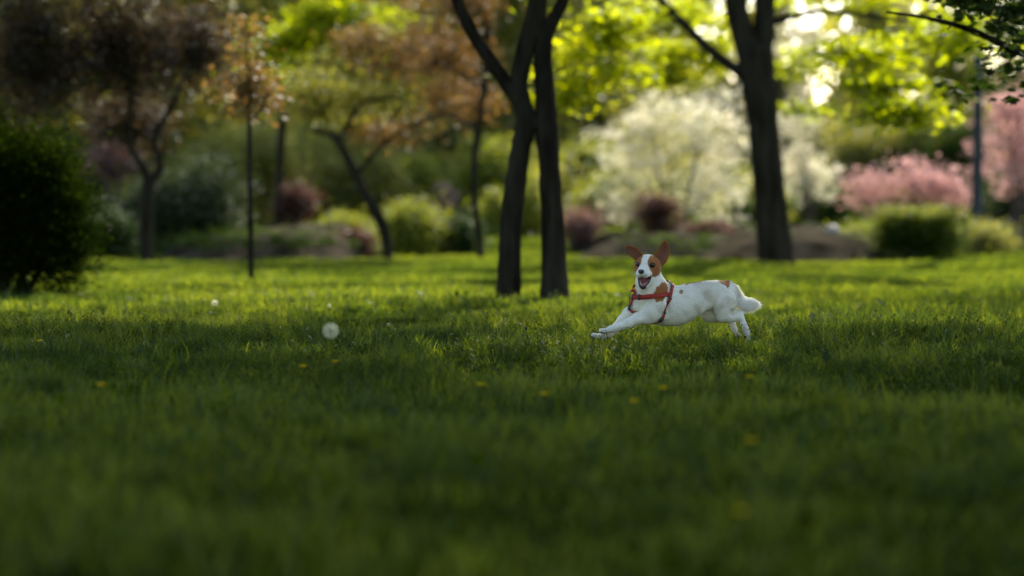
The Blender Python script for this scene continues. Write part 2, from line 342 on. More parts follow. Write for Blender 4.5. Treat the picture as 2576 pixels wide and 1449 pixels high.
crown('crown', t, bl, 'lime', b, .105, 40, .34, .5, STAR, .6)
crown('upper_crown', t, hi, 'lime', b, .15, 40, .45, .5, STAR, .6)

# large single trunk on the right
b = base_at(1950, 24.5)
t = empty('maple_tree', b, 'large thick dark tree trunk behind the dog with forked top', 'tree')
D = 24.5
limb('trunk', t, [dch(D, (1957, 690, 112), (1952, 650, 92), (1943, 560, 86), (1932, 440, 78), (1920, 320, 76), (1912, 240, 84), (1905, 180, 92), (1900, 120, 92)),
                  dch(D, (1895, 150, 70), (1868, 80, 60), (1852, 10, 56), (1838, -90, 52), (1790, -250, 46)),
                  dch(D, (1910, 150, 66), (1921, 80, 56), (1925, 10, 52), (1926, -90, 50), (1990, -250, 44))], b, rough=.05)
limb('branch', t, [dch(D, (1885, 195, 34), (1830, 160, 29), (1780, 120, 26), (1735, 75, 24), (1690, 30, 22), (1650, -10, 20), (1560, -80, 12)),
                   dch(D, (1700, 38, 9), (1640, 30, 9), (1590, 45, 8), (1530, 58, 7), (1450, 65, 5), (1390, 60, 3))], b)
limb('branch', t, canopy_limbs((S(1850, -40, D)[0], D, 3.4), [(0, 22.5, 3.2), (1, 21, 3.6), (2, 24, 6.5), (-1.5, 24, 6)], .08), b)
limb('branch', t, canopy_limbs((S(1925, -40, D)[0], D, 3.2), [(4.6, 22.5, 2.4), (5.5, 24, 5), (3.5, 27, 7), (6, 21, 3)], .07) + [dch(D, (1930, 60, 20), (2050, 30, 14), (2200, 40, 10), (2350, 60, 6))], b)
bl = [blob(1400, 1480, 100, 270, 21.6, 14), blob(1450, 1600, 20, 130, 21.6, 23), blob(1600, 1720, 0, 90, 26.3, 17), blob(1760, 1850, 60, 190, 26.8, 13), blob(1480, 1600, 150, 210, 21.6, 8), blob(1385, 1470, 210, 280, 21.6, 7),
      blob(1620, 1830, 90, 190, 27.3, 28), blob(1640, 1760, 180, 215, 27.3, 8), blob(1640, 1800, 0, 60, 26.8, 13),
      blob(1960, 2090, 120, 200, 26.8, 10), blob(2040, 2280, 90, 170, 22.1, 27), blob(2130, 2330, 170, 240, 21.6, 17), blob(2200, 2370, 250, 320, 21.1, 23), blob(1970, 2080, 250, 290, 25.8, 6),
      blob(1950, 2300, -50, 30, 26.3, 23), blob(1400, 1800, -100, -10, 25.8, 15), blob(2250, 2500, 40, 140, 21.1, 20)]
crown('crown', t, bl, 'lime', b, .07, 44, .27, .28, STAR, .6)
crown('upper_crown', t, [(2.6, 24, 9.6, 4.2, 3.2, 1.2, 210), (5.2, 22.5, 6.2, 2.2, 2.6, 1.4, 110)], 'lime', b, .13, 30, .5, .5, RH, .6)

# sapling with rust leaves, left
b = base_at(631, 18.2)
t = empty('young_tree', b, 'slim straight sapling with sparse rust coloured leaves on the left lawn', 'tree')
limb('trunk', t, [dch(18.2, (632, 730, 16), (631, 600, 14), (629, 450, 13), (628, 330, 12), (626, 240, 9), (622, 120, 6), (620, 20, 4))], b, rough=.03)
limb('branch', t, [dch(18.2, (628, 300, 7), (600, 230, 5), (575, 170, 3)), dch(18.2, (628, 310, 7), (670, 250, 5), (705, 190, 3)), dch(18.2, (626, 230, 5), (650, 150, 4), (670, 90, 2))], b, 'twig', 8)
crown('crown', t, [blob(590, 660, 130, 300, 18.2, 30), blob(560, 710, 170, 300, 18.2, 26), blob(600, 650, 0, 150, 18.2, 14)], 'rust', b, .05, 22, .13, .6)

# purple leaved tree, far left
b = base_at(370, 24.5)
t = empty('purple_plum_tree', b, 'crooked dark tree with a wide purple brown crown at the far left', 'tree')
D = 24.5
limb('trunk', t, [dch(D, (372, 690, 44), (370, 640, 34), (366, 560, 30), (369, 490, 30), (380, 440, 34)),
                  dch(D, (374, 450, 26), (352, 410, 22), (330, 370, 18), (322, 330, 16), (330, 230, 14), (280, 120, 12), (200, -40, 10)),
                  dch(D, (382, 450, 26), (402, 425, 20), (400, 395, 17), (385, 360, 16), (400, 320, 16), (430, 270, 14), (470, 180, 10), (520, 60, 8))], b)
crown('crown', t, [blob(-60, 230, -40, 330, 24, 230), blob(180, 440, -60, 300, 24.6, 190), blob(400, 600, 0, 240, 25, 85), blob(230, 420, 220, 380, 25.4, 70), blob(-200, 520, -420, -40, 24.6, 380)], 'purple', b, .06, 44, .2, .7)
crown('upper_crown', t, [(-4.2, 23, 4.9, 2.6, 2.6, 1.6, 260), (-7, 22, 3.5, 2.5, 2.5, 1.8, 200)], 'purple', b, .09, 50, .34, .7)  # upper crown added above the view to shade the left bush

# leaning tree
b = base_at(975, 25.5)
D = 25.5
t = empty('leaning_tree', b, 'crooked leaning dark tree with thin bare limbs, centre left behind the lawn', 'tree')
limb('trunk', t, [dch(D, (982, 680, 32), (976, 640, 26), (966, 580, 28), (944, 530, 30), (920, 490, 24), (898, 445, 22), (875, 400, 19), (852, 360, 18), (838, 342, 18))], b)
limb('branch', t, [dch(D, (845, 345, 13), (815, 335, 12), (788, 330, 10)), dch(D, (850, 350, 12), (875, 315, 10), (905, 265, 9), (950, 250, 7), (1010, 250, 5)),
                   dch(D, (898, 440, 12), (930, 400, 10), (975, 350, 9), (1040, 315, 7), (1120, 290, 5))], b)
crown('crown', t, [blob(700, 900, 170, 330, 26.3, 110), blob(820, 1050, 190, 300, 26.2, 60)], 'olive', b, .05, 34, .2, .6)

# rust crowned tree
b = base_at(1207, 26.5)
t = empty('copper_tree', b, 'thin trunked tree with spreading copper leaves behind the twin trunk', 'tree')
D = 26.5
limb('trunk', t, [dch(D, (1210, 670, 20), (1206, 600, 18), (1196, 520, 16), (1193, 430, 17), (1200, 350, 18), (1212, 270, 20), (1222, 180, 20), (1225, 60, 18), (1225, -60, 16))], b)
limb('branch', t, [dch(D, (1205, 330, 12), (1130, 290, 10), (1060, 300, 7), (990, 350, 5), (930, 400, 4)), dch(D, (1218, 220, 12), (1120, 170, 9), (1000, 110, 6), (900, 90, 4)), dch(D, (1215, 300, 8), (1110, 340, 6), (1000, 380, 4))], b, 'twig')
crown('crown', t, [blob(960, 1250, 40, 230, 26.5, 100), blob(1050, 1260, 200, 320, 26.8, 50), blob(850, 1010, 60, 180, 26.2, 55), blob(880, 1080, 300, 370, 26.4, 26), blob(900, 1250, -110, 40, 26.5, 50), blob(1100, 1240, -60, 60, 26, 40)], 'rust', b, .055, 36, .19, .6)

# bright maple spray upper left: tree standing further back
b = base_at(760, 31)
t = empty('maple_tree', b, 'tree with bright yellow green leaf sprays, top of the picture left of centre', 'tree')
limb('trunk', t, [dch(31, (700, 620, 22), (705, 400, 20), (720, 200, 18), (745, 40, 16), (760, -100, 12))], b)
limb('branch', t, [dch(30, (745, 60, 10), (820, 40, 7), (930, 60, 4)), dch(30, (725, 160, 10), (690, 130, 7), (660, 120, 4))], b)
crown('crown', t, [blob(740, 960, 0, 100, 29, 60), blob(660, 800, 60, 150, 29.5, 34), blob(830, 950, 60, 150, 29, 26), blob(700, 1000, -100, 0, 29.5, 20), blob(650, 700, 90, 190, 30, 12)], 'lime', b, .075, 44, .28, .28, STAR, .6)

def shrub(name, label, cat, bxs, Y, m, size=.05, nc=90, per=48, cr=.16, group=None, stems=True, dy=None, extra=None):
    x0 = min(q[0] for q in bxs); x1 = max(q[1] for q in bxs); b = base_at((x0+x1)/2, Y)
    t = empty(name, b, label, cat, group)
    tot = sum((q[1]-q[0])*(q[3]-q[2]) for q in bxs)
    bl = [blob(q[0], q[1], q[2], q[3], Y, max(4, 1.7*nc*(q[1]-q[0])*(q[3]-q[2])/tot), dy) for q in bxs]
    crown('foliage', t, bl, m, b, size, per, cr)
    if stems:
        ch = []
        for k in range(6):
            q = bl[k % len(bl)]; e = (q[0]+rng.uniform(-.6, .6)*q[3], q[1]+rng.uniform(-.5, .5)*q[4], q[2]+rng.uniform(-.2, .7)*q[5])
            s = (b[0]+rng.uniform(-.1, .1), b[1]+rng.uniform(-.1, .1), b[2]-.05); mid = ((s[0]*.5+e[0]*.5)+rng.uniform(-.05, .05), (s[1]+e[1])/2, (s[2]*.45+e[2]*.55))
            ch.append([(*s, .03), (*mid, .018), (*e, .006)])
        limb('stem', t, ch, b, 'twig', 7)
    return t
shrub('bush', 'tall green bush with shade-darkened leaves at the left edge of the lawn', 'bush', [(-170, 130, 285, 760), (40, 180, 320, 700), (70, 205, 440, 755)], 16.3, 'shaded_bush', .035, 620, 54, .17)
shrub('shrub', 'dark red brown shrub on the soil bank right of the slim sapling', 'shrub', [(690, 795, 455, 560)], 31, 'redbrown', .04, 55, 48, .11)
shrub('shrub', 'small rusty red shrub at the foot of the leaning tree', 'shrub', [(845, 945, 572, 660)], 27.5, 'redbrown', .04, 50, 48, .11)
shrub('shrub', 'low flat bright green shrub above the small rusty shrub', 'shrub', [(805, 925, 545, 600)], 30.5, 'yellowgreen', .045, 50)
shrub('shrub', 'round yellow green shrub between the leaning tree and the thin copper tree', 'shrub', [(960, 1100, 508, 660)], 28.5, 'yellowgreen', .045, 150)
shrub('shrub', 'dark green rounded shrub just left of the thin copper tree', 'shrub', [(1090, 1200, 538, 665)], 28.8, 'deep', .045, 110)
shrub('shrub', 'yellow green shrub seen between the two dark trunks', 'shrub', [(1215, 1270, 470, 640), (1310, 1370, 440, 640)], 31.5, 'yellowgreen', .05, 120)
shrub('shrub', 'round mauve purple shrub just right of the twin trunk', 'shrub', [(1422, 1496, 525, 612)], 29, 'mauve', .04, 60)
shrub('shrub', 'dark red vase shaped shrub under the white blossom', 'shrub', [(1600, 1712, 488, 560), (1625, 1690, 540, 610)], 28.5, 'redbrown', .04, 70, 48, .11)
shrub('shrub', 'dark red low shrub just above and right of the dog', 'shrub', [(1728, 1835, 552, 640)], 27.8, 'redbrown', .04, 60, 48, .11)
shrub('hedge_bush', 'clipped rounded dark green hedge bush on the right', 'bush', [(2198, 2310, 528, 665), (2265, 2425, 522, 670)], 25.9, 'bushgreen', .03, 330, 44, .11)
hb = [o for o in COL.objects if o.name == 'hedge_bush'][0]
crown('sunlit_rim', hb, [blob(2195, 2315, 520, 560, 25.8, 26), blob(2270, 2430, 514, 556, 25.8, 34), blob(2195, 2215, 550, 630, 25.8, 8)], 'yellowgreen', tuple(hb.location), .03, 34, .09)  # paler leaf layer stands in for the sunlit rim of the hedge
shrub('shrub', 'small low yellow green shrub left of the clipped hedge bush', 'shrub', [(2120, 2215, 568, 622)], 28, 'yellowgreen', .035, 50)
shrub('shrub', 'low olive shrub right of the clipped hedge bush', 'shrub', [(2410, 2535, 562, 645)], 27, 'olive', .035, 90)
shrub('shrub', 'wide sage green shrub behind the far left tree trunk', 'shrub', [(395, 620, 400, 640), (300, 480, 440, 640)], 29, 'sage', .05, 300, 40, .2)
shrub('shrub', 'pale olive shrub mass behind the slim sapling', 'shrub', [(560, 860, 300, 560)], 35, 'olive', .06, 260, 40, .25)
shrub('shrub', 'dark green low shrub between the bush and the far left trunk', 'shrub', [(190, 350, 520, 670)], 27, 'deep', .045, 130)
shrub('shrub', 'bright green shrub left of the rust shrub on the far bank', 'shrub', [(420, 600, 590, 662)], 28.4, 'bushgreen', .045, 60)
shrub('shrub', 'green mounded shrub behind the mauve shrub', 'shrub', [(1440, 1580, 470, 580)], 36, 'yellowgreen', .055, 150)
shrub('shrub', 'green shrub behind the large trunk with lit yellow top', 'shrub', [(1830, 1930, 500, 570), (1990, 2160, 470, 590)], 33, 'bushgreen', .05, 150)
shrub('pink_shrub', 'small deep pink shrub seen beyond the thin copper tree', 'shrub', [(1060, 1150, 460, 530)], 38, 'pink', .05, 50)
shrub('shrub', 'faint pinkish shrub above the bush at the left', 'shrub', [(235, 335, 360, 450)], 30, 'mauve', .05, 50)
def blossom(name, label, boxes, Y, m, nc, seedn=8, size=.05, cr=.15, sm=None):
    t = shrub(name, label, 'tree', boxes, Y, m, size, nc, 34, cr); return t
t = blossom('blossom_tree', 'white flowering tree with frothy blossom left of the large trunk', [(1470, 1720, 320, 520), (1590, 1910, 205, 480), (1530, 1700, 220, 400), (1680, 1910, 380, 570), (1500, 1620, 440, 570)], 31, 'white', 170)
crown('leaves', t, [blob(1500, 1890, 250, 560, 31.3, 120)], 'olive', tuple(t.location), .045, 40, .2)
blossom('blossom_tree', 'white and pale pink flowering shrub just right of the large trunk', [(1975, 2040, 330, 520), (1990, 2110, 400, 500), (1960, 2060, 260, 360)], 31.5, 'white', 70)
blossom('pink_blossom_tree', 'dusty pink flowering tree behind the clipped hedge bush', [(2115, 2260, 420, 540), (2230, 2400, 385, 520), (2330, 2450, 420, 540)], 30.5, 'pink', 80)
blossom('pink_blossom_tree', 'deeper pink flowering tree at the right edge behind the pole', [(2440, 2700, 280, 500), (2480, 2640, 200, 340)], 29.5, 'pink', 100)
bb = []
for x0, x1, y0, y1, hh in MOUNDS:
    for k in range(26):
        x = rng.uniform(x0+.3, x1-.3); y = rng.uniform(y0+.3, y1-1.5); bb.append((x, y, float(G(x, y))+hh*.8, .28, .3, .05, 4))
V, q, rn = leaves(bb, .05, 60, .13, .5)
tag(mesh_obj('bank_plants', V, q, M['bushgreen'], attrs={'rnd': rn}), 'low dark creeping plants growing on the soil banks', 'ground cover', kind='stuff')
blossom('blossom_tree', 'tall pale blossoming tree against the bright sky right of the large trunk', [(1950, 2090, 20, 230), (1970, 2050, 150, 330)], 46, 'white', 46)
# pole, globe, pale wall
def lathe(prof, n=20, c=(0, 0, 0)):
    th = np.arange(n)/n*2*math.pi; V = np.array([[r*np.cos(a)+c[0], r*np.sin(a)+c[1], z+c[2]] for r, z in prof for a in th])
    m = len(prof); i = np.arange((m-1)*n); r0 = i//n; c0 = i % n; c1 = (c0+1) % n
    return V, np.stack([r0*n+c0, r0*n+c1, (r0+1)*n+c1, (r0+1)*n+c0], 1)
b = base_at(2458, 28.5); t = empty('lamp_post', b, 'slim blue grey metal lamp post by the pink blossom on the right', 'lamp post')
V, q = lathe([(0, 0), (.11, 0), (.11, .25), (.085, .28), (.06, .35), (.055, 1.2), (.048, 3.8), (0.001, 3.8)]); mesh_obj('pole', V, q, M['metal'], t, smooth=True)
V, q = lathe([(.001, 3.8), (.10, 3.82), (.17, 4.0), (.15, 4.2), (.04, 4.3), (.001, 4.3)]); mesh_obj('lamp_head', V, q, M['paleconc'], t, smooth=True)
b = base_at(2095, 27); r = 18*K/F*27; c = S(2095, 583, 27)
t = empty('garden_globe', b, 'pale round stone globe on a short foot near the low shrub', 'garden ornament')
th = np.linspace(0.001, math.pi, 16); V, q = lathe([(r*math.sin(a), c[2]-b[2]-r*math.cos(a)) for a in th]); mesh_obj('globe', V, q, M['stone'], t, smooth=True)
V, q = lathe([(.001, -.02), (r*.7, -.02), (r*.55, .05), (r*.4, c[2]-b[2]-r*.8), (.001, c[2]-b[2]-r*.8)]); mesh_obj('foot', V, q, M['stone'], t, smooth=True)

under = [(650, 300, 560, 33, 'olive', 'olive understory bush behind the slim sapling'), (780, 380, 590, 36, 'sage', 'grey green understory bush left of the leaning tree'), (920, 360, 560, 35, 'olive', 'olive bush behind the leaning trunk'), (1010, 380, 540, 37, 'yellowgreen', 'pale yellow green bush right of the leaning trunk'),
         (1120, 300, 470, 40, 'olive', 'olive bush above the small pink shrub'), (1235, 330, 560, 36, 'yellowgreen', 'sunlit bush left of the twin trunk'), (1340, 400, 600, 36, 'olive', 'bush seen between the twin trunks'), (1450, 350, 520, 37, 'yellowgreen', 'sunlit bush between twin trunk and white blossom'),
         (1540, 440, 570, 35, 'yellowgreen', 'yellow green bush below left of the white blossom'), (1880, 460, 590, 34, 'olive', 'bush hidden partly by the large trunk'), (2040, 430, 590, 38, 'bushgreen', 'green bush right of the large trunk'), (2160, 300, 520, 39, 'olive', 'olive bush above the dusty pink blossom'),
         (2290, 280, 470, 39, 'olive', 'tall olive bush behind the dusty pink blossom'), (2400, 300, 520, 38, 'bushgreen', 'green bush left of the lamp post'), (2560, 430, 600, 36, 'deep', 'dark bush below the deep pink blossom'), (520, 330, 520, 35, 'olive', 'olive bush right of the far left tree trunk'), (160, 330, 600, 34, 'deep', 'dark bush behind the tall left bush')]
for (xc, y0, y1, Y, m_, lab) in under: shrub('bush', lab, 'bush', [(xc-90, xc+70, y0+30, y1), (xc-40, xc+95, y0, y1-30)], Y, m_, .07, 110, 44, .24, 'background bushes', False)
# trees standing far behind
def far_proto(mat, h, wd):
    b = (0, 0, 0); t = empty('tree', b, 'x', 'tree')
    limb('trunk', t, [[(0, 0, -.3, .18), (.1, 0, h*.3, .13), (-.1, 0, h*.6, .09), (0, 0, h*.9, .03)]], b, sides=8)
    bl = []
    for k in range(9):
        z = h*(.05+.88*k/8); r = wd*(.55+.45*math.sin(math.pi*min(1, .25+k/9)))*.75
        bl.append((rng.uniform(-.3, .3)*wd*.5, rng.uniform(-.3, .3)*wd*.5, z, r, r, h*.12, 75))
    crown('crown', t, bl, mat, b, .17, 30, .42, .7)
    return t
def clone(root, loc, sc, rz, label, group):
    r = root.copy(); COL.objects.link(r); r.location = loc; r.scale = (sc, sc, sc); r.rotation_euler = (0, 0, rz); r['label'] = label; r['group'] = group
    for c in root.children:
        d = c.copy(); COL.objects.link(d); d.parent = r
    return r
protos = [far_proto('olive', 8, 2.6), far_proto('bushgreen', 9, 2.8), far_proto('yellowgreen', 7.5, 2.4), far_proto('sage', 8, 2.6)]
nm = ['olive green', 'dark green', 'bright yellow green', 'grey green']
used = set()
FT = [(-9.0, 40, 1), (-5.8, 41, 0), (-3.2, 42, 2), (-.6, 43, 0), (1.6, 47, 0), (9.6, 40, 1, .8), (6.4, 43, 0, .36), (4.9, 45, 3, .30), (8.0, 44, 2, .42), (12, 42, 0),
      (-14, 47, 1), (-10.5, 52, 0), (-7, 54, 0), (-3, 53, 2), (0.3, 55, 1), (2.6, 57, 2), (8.6, 56, 1, .5), (12.5, 53, 1), (15.5, 50, 0),
      (-16, 62, 1), (-11, 66, 0), (-6, 66, 1), (-1, 68, 0), (3, 70, 1), (15, 68, 1), (19, 64, 0), (24, 66, 1), (-21, 66, 1)]
for (x, y, k, *fs) in FT:
    lab = f'{nm[k]} background tree standing beyond the far shrubs'; g = f'{nm[k]} trees in the background'
    sc = rng.uniform(.85, 1.25)*(fs[0] if fs else 1); loc = (x, y, float(G(x, y))); rz = rng.random()*6.28
    if k not in used:
        used.add(k); r = protos[k]; r.location = loc; r.scale = (sc,)*3; r.rotation_euler = (0, 0, rz); r['label'] = lab; r['group'] = g
    else: clone(protos[k], loc, sc, rz, lab, g)
n = 66000; x = rng.uniform(-34, 34, n); y = rng.uniform(73, 80, n); z = rng.random(n)**1.3*15; cl = vn(x*.5, z*.6+y*.2)
k = (cl > .22+.25*(z/15)) & ~((np.abs(x-9.0) < -.6+1.5*vn(x*1.7, z*1.7)) & (z < 9) & (z+G(x, y) > 4.4+1.2*vn(x*1.3, z))) & ((x < 7.8) | (vn(x*1.3+9, z*1.3) > .27+.02*np.maximum(0, z-3))); x, y, z = x[k], y[k], z[k]; n = len(x)
a = rng.random(n)*6.283; el = rng.uniform(-1, 1, n); d = np.stack([np.cos(a)*np.cos(el), np.sin(a)*np.cos(el), np.sin(el)], 1); s = np.stack([-np.sin(a), np.cos(a), rng.normal(size=n)*.4], 1)
c = np.stack([x, y, z+G(x, y)], 1); Lf = rng.uniform(.35, .8, n)[:, None]; V = np.stack([c, c+d*Lf*.5+s*Lf*.35, c+d*Lf, c+d*Lf*.5-s*Lf*.35], 1).reshape(-1, 3)
tag(mesh_obj('distant_wood', V, np.arange(n)[:, None]*4+np.arange(4), M['olive'], attrs={'rnd': np.repeat(rng.random(n), 4)}), 'far off wood closing the view behind the park trees', 'wood', kind='stuff')
# right tree overhangs the frame; left and rear trees are unseen, added for shade
def side_tree(x, y, lab, blobs, mat, limbs=None, per=34):
    b = (x, y, float(G(x, y))); t = empty('maple_tree', b, lab, 'tree')
    limb('trunk', t, [[(x, y, -.1, .26), (x, y, .5, .19), (x+.05, y, 1.8, .17), (x-.05, y, 3.2, .14), (x, y, 5, .09)]], b)
    limb('branch', t, (limbs or [])+canopy_limbs((x, y, 2.6), [q[:3] for q in blobs[:6]], .07), b)
    crown('crown', t, blobs, mat, b, .09, per, .3, .5, STAR, .6); return t
lim = [[(4.62, 13.2, .72, .085)]+dch(13, (2900, 330, 26), (2700, 200, 24), (2560, 130, 20), (2440, 75, 16), (2330, 45, 10), (2230, 30, 6))]
side_tree(4.6, 13.2, 'tree at the right edge whose dark branches overhang the top right corner',
          [(4.2, 12, 3.6, 2.4, 2.6, 1.0, 170), (3.6, 8, 3.2, 2.2, 2.4, .9, 190), (3.4, 4.5, 2.4, 1.8, 2.0, .7, 260)], 'deep', lim)  # unseen crown parts, spread low to darken the foreground
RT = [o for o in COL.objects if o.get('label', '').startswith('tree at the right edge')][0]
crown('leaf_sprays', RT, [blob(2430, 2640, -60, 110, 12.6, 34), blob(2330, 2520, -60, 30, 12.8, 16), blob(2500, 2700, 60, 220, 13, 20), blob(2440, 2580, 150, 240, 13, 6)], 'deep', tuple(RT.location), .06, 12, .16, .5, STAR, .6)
side_tree(-5.4, 12, 'unseen tree added off the left edge to shade the lawn', [(-4.5, 11, 3.6, 2.3, 2.6, 1.0, 170), (-4.0, 7.5, 2.9, 2.2, 2.4, .8, 220), (-5, 14.5, 3.2, 1.9, 2.2, .9, 170), (-3.2, 4, 2.4, 1.8, 2.0, .7, 260)], 'deep')

side_tree(-1.6, -2.4, 'unseen tree added behind the camera to darken the foreground', [(-.8, 1.6, 2.4, 2.8, 2.2, .6, 330), (1.8, 2.2, 2.4, 2.4, 2.2, .6, 300), (0, 4.9, 2.5, 3.2, 1.3, .5, 260), (-3.4, -2.5, 2.0, 2.0, 1.5, 1.2, 170), (2.6, -3, 2.2, 3.0, 1.5, 1.2, 220)], 'deep')
# ------------------------------------------------------------------ flowers
def sphere_pts(n):
    i = np.arange(n)+.5; ph = np.arccos(1-2*i/n); th = math.pi*(1+5**.5)*i
    return np.stack([np.cos(th)*np.sin(ph), np.sin(th)*np.sin(ph), np.cos(ph)], 1)
def stemmesh(parent, top, r=.0016):
    x, y, z = top; V, q = tube([[(0, 0, -.01, r*1.2), (x*.3+.003, y*.3, z*.5, r), (x, y, z, r)]], 6, 0)
    mesh_obj('stem', V, q, M['stem'], parent, attrs={'rnd': np.full(len(V), .6)})
def dandelion(x, y, h, r, label):
    b = (x, y, float(G(x, y))); t = empty('dandelion', b, label, 'flower'); stemmesh(t, (.01, 0, h))
    n = 70; a = np.arange(n)*2.4; rr = r*np.sqrt((np.arange(n)+1)/n); tilt = 1.25*rr/r
    d = np.stack([np.cos(a)*np.sin(tilt), np.sin(a)*np.sin(tilt), np.cos(tilt)], 1); s = np.stack([-np.sin(a), np.cos(a), 0*a], 1)
    c = np.array([.01, 0, h]); L = (rr*.75+.004)[:, None]
    P = np.stack([c+0*d, c+d*L+s*.0022, c+d*L*1.12, c+d*L-s*.0022], 1).reshape(-1, 3)
    mesh_obj('flower_head', P, np.arange(n)[:, None]*4+np.arange(4), M['yellow'], t, attrs={'rnd': np.repeat(rng.random(n), 4)})
def seedhead(x, y, z, r, label):
    b = (x, y, float(G(x, y))); t = empty('dandelion_clock', b, label, 'seed head'); h = z-b[2]; stemmesh(t, (0, 0, h), .0024)
    n = 110; d = sphere_pts(n); c = np.array([0, 0, h]); V = []; Q = []; k = 0
    for i in range(n):
        dd = d[i]; s = np.cross(dd, (.3, .5, .8)); s /= np.linalg.norm(s); u = np.cross(dd, s)
        V += [c+dd*.003+s*.0003, c+dd*r*.8+s*.0003, c+dd*r*.8-s*.0003, c+dd*.003-s*.0003]; Q.append([k, k+1, k+2, k+3]); k += 4
        for j in range(6):
            a = j/6*6.283; e = s*math.cos(a)+u*math.sin(a); p = np.cross(dd, e)*.0004
            V += [c+dd*r*.78, c+dd*r*1.0+e*r*.22+p, c+dd*r*1.0+e*r*.22-p, c+dd*r*.78]; Q.append([k, k+1, k+2, k+3]); k += 4
    mesh_obj('seed_fluff', np.array(V), np.array(Q), M['seed'], t, attrs={'rnd': rng.random(len(V))})
    V2 = c+sphere_pts(40)*.0045; 
    V2, q2 = lathe([(.007*math.sin(a), h-.007*math.cos(a)) for a in np.linspace(.001, 3.14, 7)], 8); mesh_obj('seed_core', V2, q2, M['twig'], t)
def ray(xd, yd, z):                     # where the pixel ray is z above the ground
    for Y in np.arange(2.5, 26, .05):
        p = S(xd, yd, Y)
        if p[2] < float(G(p[0], Y))+z: break
    return p
for xd, yd, lab in ((755, 922, 'small yellow dandelion left of its twin below the big seed head'), (834, 911, 'yellow dandelion straight below the big white seed head'),
                    (245, 972, 'blurred yellow dandelion in the left foreground grass'), (93, 860, 'yellow dandelion low in the grass near the left edge'), (1200, 972, 'faint yellow dandelion in the central foreground grass'),
                    (1360, 992, 'faint yellow dandelion in front of the twin trunk tree'), (1586, 1011, 'yellow dandelion in the grass in front of the dog, lower of two'), (1660, 980, 'yellow dandelion in the grass in front of the dog, upper of two'),
                    (1877, 951, 'bright yellow dandelion below the dog\'s hind paws'), (1878, 1110, 'large blurred yellow dandelion in the right foreground'), (1850, 1290, 'very blurred yellow dandelion close to the camera, lowest in the picture')):
    p = ray(xd, yd, .075); dandelion(p[0], p[1], .072, .016, lab)
for xd, yd, Y, r, lab in ((832, 832, 7.6, .0245, 'large round white dandelion seed head on the left lawn'), (540, 762, 13, .016, 'small blurred white seed head far back on the left lawn'),
                       (828, 770, 13, .009, 'faint small seed head behind the large white seed head'), (977, 817, 11, .008, 'small brownish seed head right of the large white one'),
                       (528, 786, 12, .007, 'faint seed head just below the small far left one'), (1323, 826, 10.3, .006, 'pale seed head among white flowers left of the dog\'s paws')):
    p = S(xd, yd, Y); seedhead(p[0], Y, p[2], r, lab)
def flower_proto():
    t = empty('wildflower', (0, 0, 0), 'tiny white wildflower on a thin stem among the grass', 'flower', 'tiny white wildflowers in the lawn')
    stemmesh(t, (.006, .002, .10), .0009)
    V = []; Q = []; k = 0
    for c in ((.006, .002, .103), (.010, -.002, .098)):
        for j in range(5):
            a = j*1.2566+c[0]*99; e = np.array((math.cos(a), math.sin(a), .5)); s = np.array((-math.sin(a), math.cos(a), 0)); c_ = np.array(c)
            V += [c_, c_+e*.002+s*.0012, c_+e*.0034, c_+e*.002-s*.0012]; Q.append([k, k+1, k+2, k+3]); k += 4
    mesh_obj('blossom', np.array(V), np.array(Q), M['seed'], t, attrs={'rnd': rng.random(len(V))})
    return t
fp = flower_proto(); first = True
pos = [(rng.normal(1330, 110), rng.uniform(815, 885)) for _ in range(34)]+[(rng.uniform(0, 1180), rng.uniform(800, 890)) for _ in range(26)]+[(rng.uniform(1500, 2500), rng.uniform(830, 900)) for _ in range(14)]
for (xd, yd) in pos:
    h = rng.uniform(.6, 1.2); p = ray(xd, yd, .10*h); loc = (p[0], p[1], float(G(p[0], p[1])))
    if first: fp.location = loc; fp.scale = (h,)*3; first = False
    else: clone(fp, loc, h, rng.random()*6.28, fp['label'], fp['group'])
# ------------------------------------------------------------------ dog
PX = .3425                                # mm per outline unit
DC = at(674.4, 312.8, 10.0)               # anchor of the dog, outline point (1200, 1000)
def L(u, v, w): return np.array(((u-1200)*PX, -w, -(v-1000)*PX))/1000     # local metres (x right, y away, z up)
def W0(u): return (1200-u)*PX*.38          # body axis turned toward the camera
GH = .0022; lo = np.array((-.37, -.17, -.15)); hi = np.array((.40, .20, .36))
dims = np.ceil((hi-lo)/GH).astype(int)
SD = np.full(dims, .05, np.float32)
def sub(a, b, m):
    i0 = np.maximum(0, np.floor((np.minimum(a, b)-m-lo)/GH).astype(int)); i1 = np.minimum(dims, np.ceil((np.maximum(a, b)+m-lo)/GH).astype(int)+1)
    sl_ = tuple(slice(p, q) for p, q in zip(i0, i1))
    g = np.meshgrid(*[lo[k]+GH*np.arange(i0[k], i1[k]) for k in range(3)], indexing='ij', sparse=True)
    return sl_, g
def smin(a, b, k):
    h = np.maximum(k-np.abs(a-b), 0)/k; return np.minimum(a, b)-h*h*k*.25
def cone(a, b, ra, rb, k=.012, flat=1.0):      # tapered capsule, flat squeezes depth
    a = np.array(a, float); b = np.array(b, float); m = max(ra, rb)+k+.004
    s_, (X, Y, Z) = sub(a, b, m*max(1, flat)+.002)
    d = b-a; sc = np.array((1, 1/flat, 1)); D_ = d*sc; dd = D_@D_+1e-12
    x = X-a[0]; y = (Y-a[1])/flat; z = Z-a[2]
    t = np.clip((x*D_[0]+y*D_[1]+z*D_[2])/dd, 0, 1)
    dist = np.sqrt((x-t*D_[0])**2+(y-t*D_[1])**2+(z-t*D_[2])**2)-(ra+(rb-ra)*t)
    SD[s_] = smin(SD[s_], dist.astype(np.float32), k)
